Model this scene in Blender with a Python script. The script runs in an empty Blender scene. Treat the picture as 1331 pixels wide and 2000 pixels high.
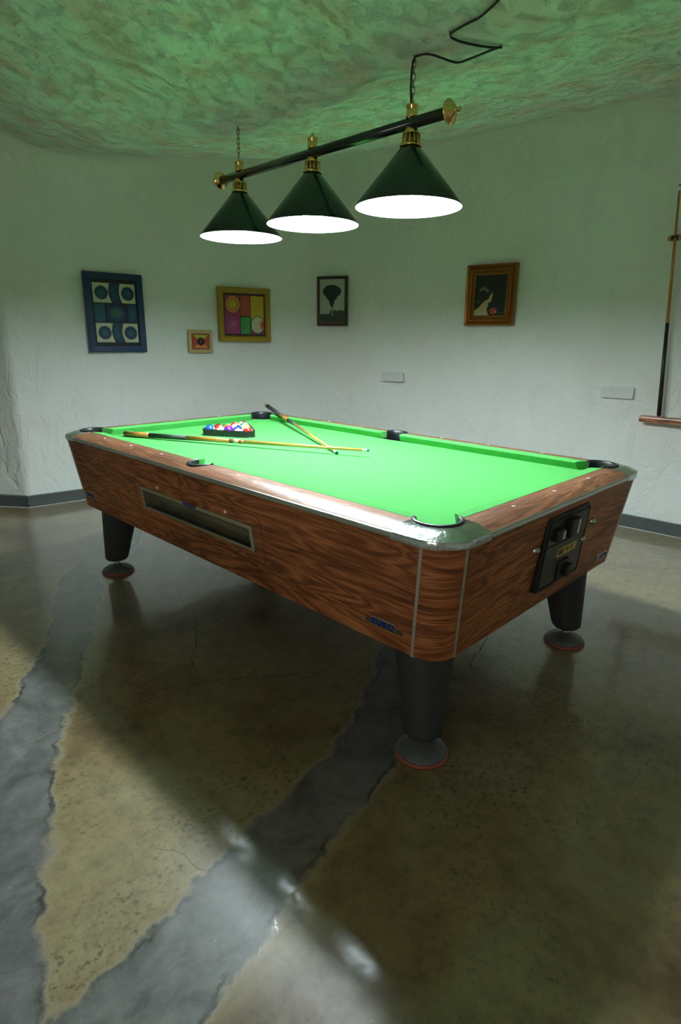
import bpy, bmesh, math, random
import numpy as np
from mathutils import Vector, Matrix, Quaternion, noise as mnoise

random.seed(7)
SC = bpy.context.scene
COL = SC.collection
PI = math.pi

# ------------------------------------------------------------------ camera, world, exposure
cam_d = bpy.data.cameras.new('camera')
cam = bpy.data.objects.new('camera', cam_d); COL.objects.link(cam)
cam_d.sensor_fit = 'VERTICAL'; cam_d.sensor_height = 36.0
cam_d.lens = 36.0*1148.5221/2000.0
cam_d.clip_start = 0.02
right = Vector((0.70232636, -0.71176082, 0.0115852))
up = Vector((0.19273951, 0.20580112, 0.95942555))
fwd = Vector((0.68526576, 0.67159693, -0.28172398))
M = Matrix((right, up, -fwd)).transposed().to_4x4()
M.translation = Vector((-1.34170561, -0.92727499, 1.30573635))
cam.matrix_world = M
SC.camera = cam

SC.view_settings.view_transform = 'Standard'
SC.view_settings.look = 'None'
SC.view_settings.exposure = 0.0
SC.view_settings.gamma = 1.0
SC.view_settings.use_curve_mapping = False
SC.cycles.max_bounces = 10
SC.cycles.diffuse_bounces = 6
SC.cycles.sample_clamp_indirect = 12.0

world = bpy.data.worlds.new('daylight'); SC.world = world
world.use_nodes = True
bg = world.node_tree.nodes['Background']
bg.inputs['Color'].default_value = (1.0, 0.96, 0.90, 1)
bg.inputs['Strength'].default_value = 3.3
BULB_STRENGTH = 570.0
BULB_COLOR = (0.86, 1.0, 1.04, 1)

# daylight through the window opening behind the camera: portal guiding only
pl = bpy.data.lights.new('window_portal', 'AREA'); pl.shape = 'RECTANGLE'; pl.size = 1.6; pl.size_y = 1.2
pl.cycles.is_portal = True
po = bpy.data.objects.new('window_portal', pl); COL.objects.link(po)
po.location = (-3.55, -1.3, 1.5); po.rotation_euler = (0, -PI/2, 0)

# ------------------------------------------------------------------ helpers
def tag(o, label=None, cat=None, group=None, kind=None):
    if label: o['label'] = label
    if cat: o['category'] = cat
    if group: o['group'] = group
    if kind: o['kind'] = kind
    return o

def empty(name, loc, label=None, cat=None, group=None):
    o = bpy.data.objects.new(name, None); COL.objects.link(o)
    o.location = loc; o.empty_display_size = 0.05
    return tag(o, label, cat, group)

def frame_from(axis):
    a = Vector(axis).normalized()
    h = Vector((0, 0, 1)) if abs(a.z) < 0.9 else Vector((1, 0, 0))
    x = h.cross(a).normalized(); y = a.cross(x)
    return Matrix((x, y, a)).transposed()

class MB:
    def __init__(s): s.v = []; s.f = []; s.m = []; s.s = []
    def add(s, vs, fs, mat=0, smooth=False):
        b = len(s.v); s.v += [tuple(v) for v in vs]
        for f in fs: s.f.append([b+i for i in f]); s.m.append(mat); s.s.append(smooth)
        return s
    def box(s, c, d, rot=None, mat=0):
        hx, hy, hz = d[0]/2, d[1]/2, d[2]/2
        vs = [Vector((x, y, z)) for z in (-hz, hz) for x, y in ((-hx, -hy), (hx, -hy), (hx, hy), (-hx, hy))]
        if rot is not None: vs = [rot @ v for v in vs]
        c = Vector(c)
        return s.add([v+c for v in vs], [(3, 2, 1, 0), (4, 5, 6, 7), (0, 1, 5, 4), (1, 2, 6, 5), (2, 3, 7, 6), (3, 0, 4, 7)], mat)
    def hexa(s, p, mat=0):   # 8 points: 4 outer quad, 4 inner quad
        return s.add(p, [(0, 1, 2, 3), (7, 6, 5, 4), (0, 4, 5, 1), (1, 5, 6, 2), (2, 6, 7, 3), (3, 7, 4, 0)], mat)
    def grid(s, rows, closed_u=False, closed_v=False, mat=0, smooth=False):
        n = len(rows); k = len(rows[0]); vs = [p for r in rows for p in r]; fs = []
        for i in range(n if closed_v else n-1):
            for j in range(k if closed_u else k-1):
                a = i*k+j; b = i*k+(j+1) % k; c = ((i+1) % n)*k+(j+1) % k; d = ((i+1) % n)*k+j
                fs.append((a, b, c, d))
        return s.add(vs, fs, mat, smooth)
    def lathe(s, prof, origin=(0, 0, 0), axis=(0, 0, 1), n=32, mat=0, smooth=True, caps=True):
        F = frame_from(axis); o = Vector(origin); rows = []
        for r, z in prof:
            rows.append([o + F @ Vector((r*math.cos(2*PI*i/n), r*math.sin(2*PI*i/n), z)) for i in range(n)])
        s.grid(rows, closed_u=True, mat=mat, smooth=smooth)
        if caps:
            if prof[0][0] > 1e-4: s.add(rows[0], [tuple(range(n))[::-1]], mat)
            if prof[-1][0] > 1e-4: s.add(rows[-1], [tuple(range(n))], mat)
        return s
    def cyl(s, a, b, r0, r1=None, n=20, mat=0, smooth=True):
        a = Vector(a); b = Vector(b); r1 = r0 if r1 is None else r1
        return s.lathe([(r0, 0), (r1, (b-a).length)], a, b-a, n, mat, smooth)
    def tube(s, pts, r, n=10, mat=0, closed=False, caps=True):
        P = [Vector(p) for p in pts]; k = len(P); rows = []
        rr = r if isinstance(r, (list, tuple)) else [r]*k
        prev = None
        for i in range(k):
            if closed: t = P[(i+1) % k]-P[i-1]
            else: t = P[min(i+1, k-1)]-P[max(i-1, 0)]
            t.normalize()
            if prev is None: x = frame_from(t).col[0].copy()
            else: x = (prev - t*prev.dot(t)).normalized()
            prev = x; y = t.cross(x)
            rows.append([P[i]+rr[i]*(math.cos(2*PI*j/n)*x+math.sin(2*PI*j/n)*y) for j in range(n)])
        s.grid(rows, closed_u=True, closed_v=closed, mat=mat, smooth=True)
        if caps and not closed:
            s.add(rows[0], [tuple(range(n))[::-1]], mat); s.add(rows[-1], [tuple(range(n))], mat)
        return s
    def prism(s, poly, z0, z1, fn=None, mat=0):
        n = len(poly); fn = fn or (lambda x, y, z: Vector((x, y, z)))
        vs = [fn(x, y, z0) for x, y in poly]+[fn(x, y, z1) for x, y in poly]
        fs = [tuple(range(n))[::-1], tuple(range(n, 2*n))]+[(i, (i+1) % n, n+(i+1) % n, n+i) for i in range(n)]
        return s.add(vs, fs, mat)
    def sphere(s, c, r, n=16, mat=0, sq=(1, 1, 1)):
        c = Vector(c); rows = []
        for i in range(n//2+1):
            a = PI*i/(n//2)
            rows.append([c+Vector((r*sq[0]*math.sin(a)*math.cos(2*PI*j/n), r*sq[1]*math.sin(a)*math.sin(2*PI*j/n), r*sq[2]*math.cos(a))) for j in range(n)])
        return s.grid(rows, closed_u=True, mat=mat, smooth=True)
    def build(s, name, mats, parent=None, uvf=None, bevel=0, recalc=True, xf=None, segs=2):
        me = bpy.data.meshes.new(name)
        vs = s.v if xf is None else [tuple(xf(Vector(v))) for v in s.v]
        bm = bmesh.new()
        bv = [bm.verts.new(v) for v in vs]
        for f, m, sm in zip(s.f, s.m, s.s):
            try: fc = bm.faces.new([bv[i] for i in f])
            except ValueError: continue
            fc.material_index = m; fc.smooth = sm
        bmesh.ops.remove_doubles(bm, verts=bm.verts, dist=1e-6)
        if recalc: bmesh.ops.recalc_face_normals(bm, faces=bm.faces)
        if uvf:
            uvl = bm.loops.layers.uv.new('UVMap')
            for fc in bm.faces:
                for l in fc.loops: l[uvl].uv = uvf(l.vert.co)
        bm.to_mesh(me); bm.free()
        for m in (mats if isinstance(mats, (list, tuple)) else [mats]): me.materials.append(m)
        o = bpy.data.objects.new(name, me); COL.objects.link(o)
        if parent: attach(o, parent)
        if bevel:
            bmod = o.modifiers.new('bevel', 'BEVEL'); bmod.width = bevel; bmod.segments = segs; bmod.limit_method = 'ANGLE'; bmod.angle_limit = math.radians(40)
            bmod.harden_normals = False
        return o

def world_mat(o):
    m = o.matrix_basis.copy()
    if o.parent: m = world_mat(o.parent) @ o.matrix_parent_inverse @ m
    return m
def attach(o, parent):
    o.parent = parent; o.matrix_parent_inverse = world_mat(parent).inverted()

# ------------------------------------------------------------------ materials
def new_mat(name):
    m = bpy.data.materials.new(name); m.use_nodes = True
    nt = m.node_tree; b = nt.nodes['Principled BSDF']
    return m, nt, b
def N(nt, typ, **kw):
    n = nt.nodes.new(typ)
    for k, v in kw.items():
        if k in n.inputs: n.inputs[k].default_value = v
        else: setattr(n, k, v)
    return n
def ramp(nt, stops, interp='LINEAR'):
    r = nt.nodes.new('ShaderNodeValToRGB'); cr = r.color_ramp; cr.interpolation = interp
    while len(cr.elements) < len(stops): cr.elements.new(0.5)
    for e, (p, c) in zip(cr.elements, stops):
        e.position = p; e.color = (c if isinstance(c, tuple) else (c, c, c))[:3]+(1,)
    return r
def mixc(nt, fac, a, b, mode='MIX'):
    m = nt.nodes.new('ShaderNodeMix'); m.data_type = 'RGBA'; m.blend_type = mode
    for idx, v in ((0, fac), (6, a), (7, b)):
        if isinstance(v, bpy.types.NodeSocket): nt.links.new(v, m.inputs[idx])
        else: m.inputs[idx].default_value = v if idx == 0 else tuple(v[:3])+(1,)
    return m.outputs[2]
def mth(nt, op, a, b=None, c=None, clamp=False):
    m = nt.nodes.new('ShaderNodeMath'); m.operation = op; m.use_clamp = clamp
    for i, v in enumerate((a, b, c)):
        if v is None: continue
        if isinstance(v, bpy.types.NodeSocket): nt.links.new(v, m.inputs[i])
        else: m.inputs[i].default_value = v
    return m.outputs[0]
def simple(name, col, rough=0.5, metal=0.0, bump=None, coat=0.0, coat_rough=0.1, spec=0.5, emit=None, var=0.0, vscale=20):
    m, nt, b = new_mat(name)
    b.inputs['Base Color'].default_value = tuple(col)+(1,)
    b.inputs['Roughness'].default_value = rough; b.inputs['Metallic'].default_value = metal
    b.inputs['Coat Weight'].default_value = coat; b.inputs['Coat Roughness'].default_value = coat_rough
    b.inputs['Specular IOR Level'].default_value = spec
    tc = N(nt, 'ShaderNodeTexCoord')
    if var:
        n = N(nt, 'ShaderNodeTexNoise', Scale=vscale, Detail=4.0); nt.links.new(tc.outputs['Object'], n.inputs['Vector'])
        c = mixc(nt, n.outputs['Fac'], [x*(1-var) for x in col], [min(1, x*(1+var)) for x in col])
        nt.links.new(c, b.inputs['Base Color'])
    if bump:
        n = N(nt, 'ShaderNodeTexNoise', Scale=bump[0], Detail=3.0); nt.links.new(tc.outputs['Object'], n.inputs['Vector'])
        bp = N(nt, 'ShaderNodeBump', Strength=bump[1], Distance=bump[2]); nt.links.new(n.outputs['Fac'], bp.inputs['Height'])
        nt.links.new(bp.outputs['Normal'], b.inputs['Normal'])
    if emit:
        b.inputs['Emission Color'].default_value = tuple(emit[:3])+(1,); b.inputs['Emission Strength'].default_value = emit[3]
    return m

def mat_laminate(name, dark, mid, light, rough=0.35, coat=0.3, seed=0.0):
    m, nt, b = new_mat(name); L = nt.links.new
    uv = N(nt, 'ShaderNodeUVMap')
    mp = N(nt, 'ShaderNodeMapping'); mp.inputs['Location'].default_value = (seed, seed*1.7, 0); mp.inputs['Scale'].default_value = (1.1, 11.0, 1)
    L(uv.outputs[0], mp.inputs[0])
    n1 = N(nt, 'ShaderNodeTexNoise', Scale=1.0, Detail=3.0, Roughness=0.5, Distortion=0.9); L(mp.outputs[0], n1.inputs['Vector'])
    rings = mth(nt, 'PINGPONG', mth(nt, 'MULTIPLY', n1.outputs['Fac'], 11.0), 0.5)
    rings = mth(nt, 'MULTIPLY', rings, 2.0)
    mp2 = N(nt, 'ShaderNodeMapping'); mp2.inputs['Scale'].default_value = (7.0, 210.0, 1); L(uv.outputs[0], mp2.inputs[0])
    n2 = N(nt, 'ShaderNodeTexNoise', Scale=1.0, Detail=4.0, Roughness=0.65, Distortion=0.4); L(mp2.outputs[0], n2.inputs['Vector'])
    mp3 = N(nt, 'ShaderNodeMapping'); mp3.inputs['Scale'].default_value = (1.1, 3.0, 1); mp3.inputs['Location'].default_value = (seed+3, 1, 0); L(uv.outputs[0], mp3.inputs[0])
    n3 = N(nt, 'ShaderNodeTexNoise', Scale=1.0, Detail=2.0); L(mp3.outputs[0], n3.inputs['Vector'])
    v = mth(nt, 'ADD', mth(nt, 'MULTIPLY', rings, 0.27), mth(nt, 'MULTIPLY', n2.outputs['Fac'], 0.69))
    v = mth(nt, 'ADD', v, mth(nt, 'MULTIPLY', mth(nt, 'SUBTRACT', n3.outputs['Fac'], 0.5), 0.5))
    r = ramp(nt, [(0.22, dark), (0.48, mid), (0.72, light)]); L(v, r.inputs[0])
    L(r.outputs[0], b.inputs['Base Color'])
    b.inputs['Roughness'].default_value = rough; b.inputs['Coat Weight'].default_value = coat; b.inputs['Coat Roughness'].default_value = 0.30
    bp = N(nt, 'ShaderNodeBump', Strength=0.12, Distance=0.0006); L(n2.outputs['Fac'], bp.inputs['Height']); L(bp.outputs['Normal'], b.inputs['Normal'])
    return m

def mat_plaster(name, col, warm, coarse, strength, pits=0.35, patch=1.2, dist=0.9):
    m, nt, b = new_mat(name); L = nt.links.new
    g = N(nt, 'ShaderNodeNewGeometry')
    n0 = N(nt, 'ShaderNodeTexNoise', Scale=patch, Detail=5.0); L(g.outputs['Position'], n0.inputs['Vector'])
    # trowel strokes: distorted, stretched noise
    mp = N(nt, 'ShaderNodeMapping'); mp.inputs['Scale'].default_value = (1, 1, 0.55); L(g.outputs['Position'], mp.inputs[0])
    n1 = N(nt, 'ShaderNodeTexNoise', Scale=coarse, Detail=6.0, Roughness=0.62, Distortion=dist); L(mp.outputs[0], n1.inputs['Vector'])
    n2 = N(nt, 'ShaderNodeTexNoise', Scale=coarse*5, Detail=3.0, Roughness=0.6, Distortion=0.4); L(g.outputs['Position'], n2.inputs['Vector'])
    rg = mth(nt, 'ABSOLUTE', mth(nt, 'SUBTRACT', n1.outputs['Fac'], 0.5))
    h = mth(nt, 'ADD', mth(nt, 'MULTIPLY', n1.outputs['Fac'], 1.0), mth(nt, 'MULTIPLY', n2.outputs['Fac'], 0.22))
    h = mth(nt, 'SUBTRACT', h, mth(nt, 'MULTIPLY', rg, 0.8))
    bp = N(nt, 'ShaderNodeBump', Strength=strength, Distance=0.045); L(h, bp.inputs['Height'])
    r = ramp(nt, [(0.44, col), (0.64, warm)]); L(n0.outputs['Fac'], r.inputs[0])
    # small scattered dark pits
    n3 = N(nt, 'ShaderNodeTexNoise', Scale=26.0, Detail=2.0); L(g.outputs['Position'], n3.inputs['Vector'])
    pit = ramp(nt, [(0.69, 0.0), (0.76, 1.0)]); L(n3.outputs['Fac'], pit.inputs[0])
    c = mixc(nt, mth(nt, 'MULTIPLY', pit.outputs[0], pits), r.outputs[0], (0.2, 0.18, 0.15))
    L(c, b.inputs['Base Color']); L(bp.outputs['Normal'], b.inputs['Normal'])
    b.inputs['Roughness'].default_value = 0.75; b.inputs['Specular IOR Level'].default_value = 0.25
    return m

def mat_floor():
    m, nt, b = new_mat('polished_concrete'); L = nt.links.new
    g = N(nt, 'ShaderNodeNewGeometry'); P = g.outputs['Position']
    at = N(nt, 'ShaderNodeAttribute'); at.attribute_name = 'band'
    e1 = N(nt, 'ShaderNodeTexNoise', Scale=9.0, Detail=7.0, Roughness=0.65); L(P, e1.inputs['Vector'])
    jag = mth(nt, 'MULTIPLY', mth(nt, 'SUBTRACT', e1.outputs['Fac'], 0.5), 0.13)
    d = mth(nt, 'ADD', at.outputs['Fac'], jag)
    band = mth(nt, 'MULTIPLY_ADD', d, 160.0, 0.5, clamp=True)
    # olive / ochre ground with brown mottling
    n1 = N(nt, 'ShaderNodeTexNoise', Scale=1.7, Detail=6.0, Roughness=0.6, Distortion=0.4); L(P, n1.inputs['Vector'])
    r1 = ramp(nt, [(0.34, (0.135, 0.080, 0.038)), (0.5, (0.265, 0.198, 0.098)), (0.66, (0.315, 0.262, 0.145))]); L(n1.outputs['Fac'], r1.inputs[0])
    n2 = N(nt, 'ShaderNodeTexNoise', Scale=16.0, Detail=8.0, Roughness=0.72); L(P, n2.inputs['Vector'])
    r2 = ramp(nt, [(0.30, 0.55), (0.52, 0.98), (0.70, 1.2)]); L(n2.outputs['Fac'], r2.inputs[0])
    ground = mixc(nt, 0.8, r1.outputs[0], r2.outputs[0], 'MULTIPLY')
    n2b = N(nt, 'ShaderNodeTexNoise', Scale=55.0, Detail=4.0, Roughness=0.7); L(P, n2b.inputs['Vector'])
    r2b = ramp(nt, [(0.36, 0.38), (0.48, 1.0)]); L(n2b.outputs['Fac'], r2b.inputs[0])
    nw = N(nt, 'ShaderNodeTexNoise', Scale=2.3, Detail=3.0, Roughness=0.55); L(P, nw.inputs['Vector'])
    rw = ramp(nt, [(0.42, 0.12), (0.62, 0.95)]); L(nw.outputs['Fac'], rw.inputs[0])
    ground = mixc(nt, rw.outputs[0], ground, r2b.outputs[0], 'MULTIPLY')
    # grey blue repair strips
    n3 = N(nt, 'ShaderNodeTexNoise', Scale=7.0, Detail=9.0, Roughness=0.7, Distortion=0.6); L(P, n3.inputs['Vector'])
    r3 = ramp(nt, [(0.32, (0.075, 0.075, 0.074)), (0.5, (0.150, 0.148, 0.146)), (0.68, (0.235, 0.228, 0.220))]); L(n3.outputs['Fac'], r3.inputs[0])
    strip = mixc(nt, 0.5, r3.outputs[0], r2.outputs[0], 'MULTIPLY')
    c = mixc(nt, band, ground, strip)
    # crusty pale tan seam with broken dark line along the strip edge
    seam = mth(nt, 'SUBTRACT', 1.0, mth(nt, 'MULTIPLY', mth(nt, 'ABSOLUTE', d), 60.0), clamp=True)
    e2 = N(nt, 'ShaderNodeTexNoise', Scale=5.0, Detail=3.0); L(P, e2.inputs['Vector'])
    br = ramp(nt, [(0.45, 0.0), (0.6, 1.0)]); L(e2.outputs['Fac'], br.inputs[0])
    c = mixc(nt, mth(nt, 'MULTIPLY', seam, 0.6), c, (0.34, 0.28, 0.19))
    seam2 = mth(nt, 'SUBTRACT', 1.0, mth(nt, 'MULTIPLY', mth(nt, 'ABSOLUTE', mth(nt, 'SUBTRACT', d, 0.014)), 90.0), clamp=True)
    c = mixc(nt, mth(nt, 'MULTIPLY', seam2, br.outputs[0]), c, (0.03, 0.025, 0.02))
    # white flecks
    vo = N(nt, 'ShaderNodeTexVoronoi', Scale=22.0); L(P, vo.inputs['Vector'])
    fl = mth(nt, 'SUBTRACT', 1.0, mth(nt, 'MULTIPLY', vo.outputs['Distance'], 16.0), clamp=True)
    sel = mth(nt, 'GREATER_THAN', N_sep(nt, vo.outputs['Color']), 0.72)
    c = mixc(nt, mth(nt, 'MULTIPLY', mth(nt, 'MULTIPLY', fl, sel), 0.9), c, (0.5, 0.48, 0.4))
    L(c, b.inputs['Base Color'])
    # gloss
    rr = ramp(nt, [(0.3, 0.28), (0.7, 0.40)]); L(n1.outputs['Fac'], rr.inputs[0])
    L(rr.outputs[0], b.inputs['Roughness'])
    b.inputs['Specular IOR Level'].default_value = 0.5
    b.inputs['Coat Weight'].default_value = 1.0; b.inputs['Coat IOR'].default_value = 1.5
    cr = ramp(nt, [(0.35, 0.085), (0.7, 0.14)]); L(n2.outputs['Fac'], cr.inputs[0]); L(cr.outputs[0], b.inputs['Coat Roughness'])
    nb = N(nt, 'ShaderNodeTexNoise', Scale=7.0, Detail=3.0, Roughness=0.5); L(P, nb.inputs['Vector'])
    nb2 = N(nt, 'ShaderNodeTexNoise', Scale=90.0, Detail=3.0, Roughness=0.6); L(P, nb2.inputs['Vector'])
    hh = mth(nt, 'ADD', mth(nt, 'MULTIPLY', nb.outputs['Fac'], 1.0), mth(nt, 'MULTIPLY', nb2.outputs['Fac'], 0.035))
    hh = mth(nt, 'ADD', hh, mth(nt, 'MULTIPLY', band, 0.1))
    bp = N(nt, 'ShaderNodeBump', Strength=0.45, Distance=0.0030); L(hh, bp.inputs['Height'])
    L(bp.outputs['Normal'], b.inputs['Normal']); L(bp.outputs['Normal'], b.inputs['Coat Normal'])
    return m
def N_sep(nt, col):
    s = nt.nodes.new('ShaderNodeSeparateColor'); nt.links.new(col, s.inputs[0]); return s.outputs[0]

M_side = mat_laminate('rosewood_laminate', (0.060, 0.015, 0.005), (0.33, 0.098, 0.030), (0.66, 0.235, 0.080), 0.5, 0.06)
M_rail = mat_laminate('rosewood_rail_laminate', (0.055, 0.018, 0.009), (0.20, 0.075, 0.036), (0.40, 0.175, 0.090), 0.42, 0.22, 5.0)
M_wall = mat_plaster('rough_white_plaster', (0.80, 0.83, 0.80), (0.79, 0.79, 0.745), 5.5, 0.6, 0.10)
M_ceil = mat_plaster('rough_white_ceiling_plaster', (0.76, 0.84, 0.79), (0.78, 0.66, 0.58), 15.0, 1.0, 0.3, 6.0, 0.35)
M_floor = mat_floor()
M_crack_l = simple('pale_crack_dust', (0.26, 0.23, 0.17), 0.7)
M_crack_d = simple('dark_crack', (0.012, 0.010, 0.008), 0.7)
M_base = simple('grey_baseboard_tile', (0.075, 0.085, 0.085), 0.35, bump=(14, 0.2, 0.003), var=0.2, vscale=9)
M_grout = simple('grout', (0.4, 0.4, 0.37), 0.8)
M_chrome = simple('worn_chrome', (0.66, 0.70, 0.70), 0.15, 1.0, bump=(70, 0.8, 0.0016))
M_alu = simple('brushed_aluminium', (0.62, 0.62, 0.59), 0.32, 1.0)
M_strip = simple('pale_metal_strip', (0.60, 0.57, 0.52), 0.4, 0.55)
M_rubber = simple('black_rubber', (0.012, 0.014, 0.017), 0.38, var=0.3)
M_leg = simple('black_textured_leg', (0.045, 0.047, 0.050), 0.5, bump=(300, 0.3, 0.001), var=0.35, vscale=60)
M_pad = simple('grey_rubber_foot', (0.11, 0.115, 0.11), 0.5, var=0.35, vscale=40)
M_padrim = simple('red_foot_rim', (0.40, 0.085, 0.065), 0.45)
M_steel = simple('steel', (0.55, 0.55, 0.53), 0.25, 1.0)
M_blackp = simple('black_plastic', (0.012, 0.012, 0.013), 0.42, bump=(500, 0.2, 0.0005))
M_blackp2 = simple('satin_black_plate', (0.028, 0.028, 0.030), 0.33)
M_white = simple('white_plastic', (0.68, 0.70, 0.68), 0.22)
M_sight = simple('white_sight', (0.85, 0.85, 0.83), 0.25)
M_brass = simple('polished_brass', (0.80, 0.56, 0.20), 0.14, 1.0)
M_brassd = simple('dark_brass', (0.30, 0.20, 0.07), 0.3, 1.0)
M_chain = simple('antique_brass_chain', (0.30, 0.24, 0.14), 0.3, 1.0)
M_shade = simple('dark_green_enamel', (0.0010, 0.026, 0.015), 0.2, coat=0.6, coat_rough=0.04)
M_shadein = simple('white_enamel', (0.92, 0.93, 0.93), 0.45)
M_bar = simple('dark_green_bar', (0.001, 0.014, 0.008), 0.18, coat=0.6)
M_bulb = simple('lit_bulb', (0.9, 0.9, 0.9), 0.4, emit=BULB_COLOR[:3]+(BULB_STRENGTH,))
M_cable = simple('black_cable', (0.006, 0.008, 0.007), 0.4)
M_yellow = simple('yellow_label', (0.62, 0.42, 0.03), 0.4)
M_ink = simple('dark_ink', (0.03, 0.015, 0.01), 0.5)
M_blue = simple('blue_enamel', (0.01, 0.035, 0.30), 0.25, coat=0.6)
M_dull = simple('dull_chrome_plate', (0.30, 0.33, 0.30), 0.3, 1.0)
M_trough = simple('trough_lining', (0.10, 0.085, 0.06), 0.6)
M_inside = simple('dark_interior', (0.012, 0.010, 0.008), 0.7)

def mat_cloth():
    m, nt, b = new_mat('green_baize'); L = nt.links.new
    g = N(nt, 'ShaderNodeNewGeometry')
    n = N(nt, 'ShaderNodeTexNoise', Scale=420.0, Detail=2.0); L(g.outputs['Position'], n.inputs['Vector'])
    n2 = N(nt, 'ShaderNodeTexNoise', Scale=5.0, Detail=5.0); L(g.outputs['Position'], n2.inputs['Vector'])
    c = mixc(nt, n.outputs['Fac'], (0.072, 0.36, 0.080), (0.096, 0.43, 0.104))
    c = mixc(nt, mth(nt, 'MULTIPLY', n2.outputs['Fac'], 0.18), c, (0.115, 0.46, 0.13))
    L(c, b.inputs['Base Color']); b.inputs['Roughness'].default_value = 0.95
    b.inputs['Specular IOR Level'].default_value = 0.15
    b.inputs['Sheen Weight'].default_value = 0.05; b.inputs['Sheen Roughness'].default_value = 0.4
    b.inputs['Sheen Tint'].default_value = (0.5, 1.0, 0.6, 1)
    bp = N(nt, 'ShaderNodeBump', Strength=0.25, Distance=0.0006); L(n.outputs['Fac'], bp.inputs['Height']); L(bp.outputs['Normal'], b.inputs['Normal'])
    return m
M_cloth = mat_cloth()

def mat_glass():
    m, nt, b = new_mat('clear_window_glass')
    b.inputs['Base Color'].default_value = (0.9, 0.93, 0.92, 1); b.inputs['Roughness'].default_value = 0.03
    b.inputs['Transmission Weight'].default_value = 1.0; b.inputs['IOR'].default_value = 1.45
    return m
M_glass = mat_glass()

# ------------------------------------------------------------------ room shell
def catmull(P, n=12):
    P = np.array(P, float); Q = np.vstack([2*P[0]-P[1], P, 2*P[-1]-P[-2]]); o = []
    for i in range(1, len(Q)-2):
        a, b, c, d = Q[i-1:i+3]
        for k in range(n):
            t = k/n; o.append(.5*(2*b+(c-a)*t+(2*a-5*b+4*c-d)*t*t+(3*b-a-3*c+d)*t**3))
    o.append(P[-1]); return np.array(o)
CP = [(3.16, -1.6), (3.15, -.6), (3.12, .3), (3.07, 1.2), (2.97, 2.0), (2.82, 2.75), (2.62, 3.3), (2.3, 3.62), (1.8, 3.75), (1.2, 3.83), (.6, 3.905), (.13, 3.972)]
W = catmull(CP)
XMIN, YMIN = -3.6, -3.4
def smooth(x, a, b):
    t = np.clip((x-a)/(b-a), 0, 1); return t*t*(3-2*t)
def ceil_base(X, Y):
    r = np.sqrt((X-.56)**2+.07**2)-.07
    slope = np.where(X > .56, .20, .18)
    z = 2.262+slope*np.minimum(r, 2.6)
    z = z+.26*smooth(Y, 1.9, 3.9)
    z = z+.05*np.sin(1.7*X+.9*Y+1)*smooth(np.abs(X-.56), .2, .9)
    return z
CONT = [tuple(p) for p in W]+[(.06, 4.10), (-.03, 4.22), (-.3, 4.54), (-1.1, 5.4), (XMIN, 5.4), (XMIN, YMIN), (3.16, YMIN)]
def dist_contour(X, Y):
    D = np.full(X.shape, 9.0); n = len(CONT); inside = np.zeros(X.shape, bool)
    for i in range(n):
        ax, ay = CONT[i]; bx, by = CONT[(i+1) % n]; ex, ey = bx-ax, by-ay
        t = np.clip(((X-ax)*ex+(Y-ay)*ey)/(ex*ex+ey*ey), 0, 1)
        D = np.minimum(D, np.hypot(X-ax-t*ex, Y-ay-t*ey))
        cr = ((ay > Y) != (by > Y)) & (X < ex*(Y-ay)/(ey if abs(ey) > 1e-9 else 1e-9)+ax)
        inside ^= cr
    return np.where(inside, D, -D)

def grid_mesh(name, xs, ys, zfn, mat, keep=None, flip=False):
    X, Y = np.meshgrid(xs, ys); Z = zfn(X, Y)
    co = np.stack([X, Y, Z], -1).reshape(-1, 3); ny, nx = X.shape
    idx = np.arange(nx*ny).reshape(ny, nx)
    q = np.stack([idx[:-1, :-1], idx[:-1, 1:], idx[1:, 1:], idx[1:, :-1]], -1).reshape(-1, 4)
    if keep is not None:
        kp = keep(X, Y).reshape(-1); q = q[kp[q].all(1)]
    if flip: q = q[:, ::-1]
    used = np.unique(q); remap = -np.ones(len(co), int); remap[used] = np.arange(len(used)); co = co[used]; q = remap[q]
    me = bpy.data.meshes.new(name); me.vertices.add(len(co)); me.vertices.foreach_set('co', co.ravel())
    me.loops.add(q.size); me.loops.foreach_set('vertex_index', q.ravel().astype(np.int32))
    me.polygons.add(len(q)); me.polygons.foreach_set('loop_start', np.arange(0, q.size, 4, dtype=np.int32))
    me.polygons.foreach_set('use_smooth', np.ones(len(q), bool)); me.update(calc_edges=True)
    me.materials.append(mat)
    o = bpy.data.objects.new(name, me); COL.objects.link(o); return o, co

def bumps(X, Y):
    Z = np.zeros(X.shape); fx = X.ravel(); fy = Y.ravel(); out = np.empty(fx.size)
    for i in range(fx.size):
        p = Vector((fx[i], fy[i], 0.3))
        out[i] = .030*mnoise.noise(p*1.3)+.016*mnoise.noise(p*3.7)+.006*mnoise.noise(p*11.0)
    return out.reshape(X.shape)
COVE = .24
def zceil(X, Y):
    return ceil_base(X, Y)+bumps(X, Y)
ceil, _ = grid_mesh('ceiling', np.arange(XMIN-.08, 3.3, .036), np.arange(YMIN-.08, 5.5, .036), zceil, M_ceil, keep=lambda X, Y: dist_contour(X, Y) > -.03, flip=True)
tag(ceil, kind='structure')

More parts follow.
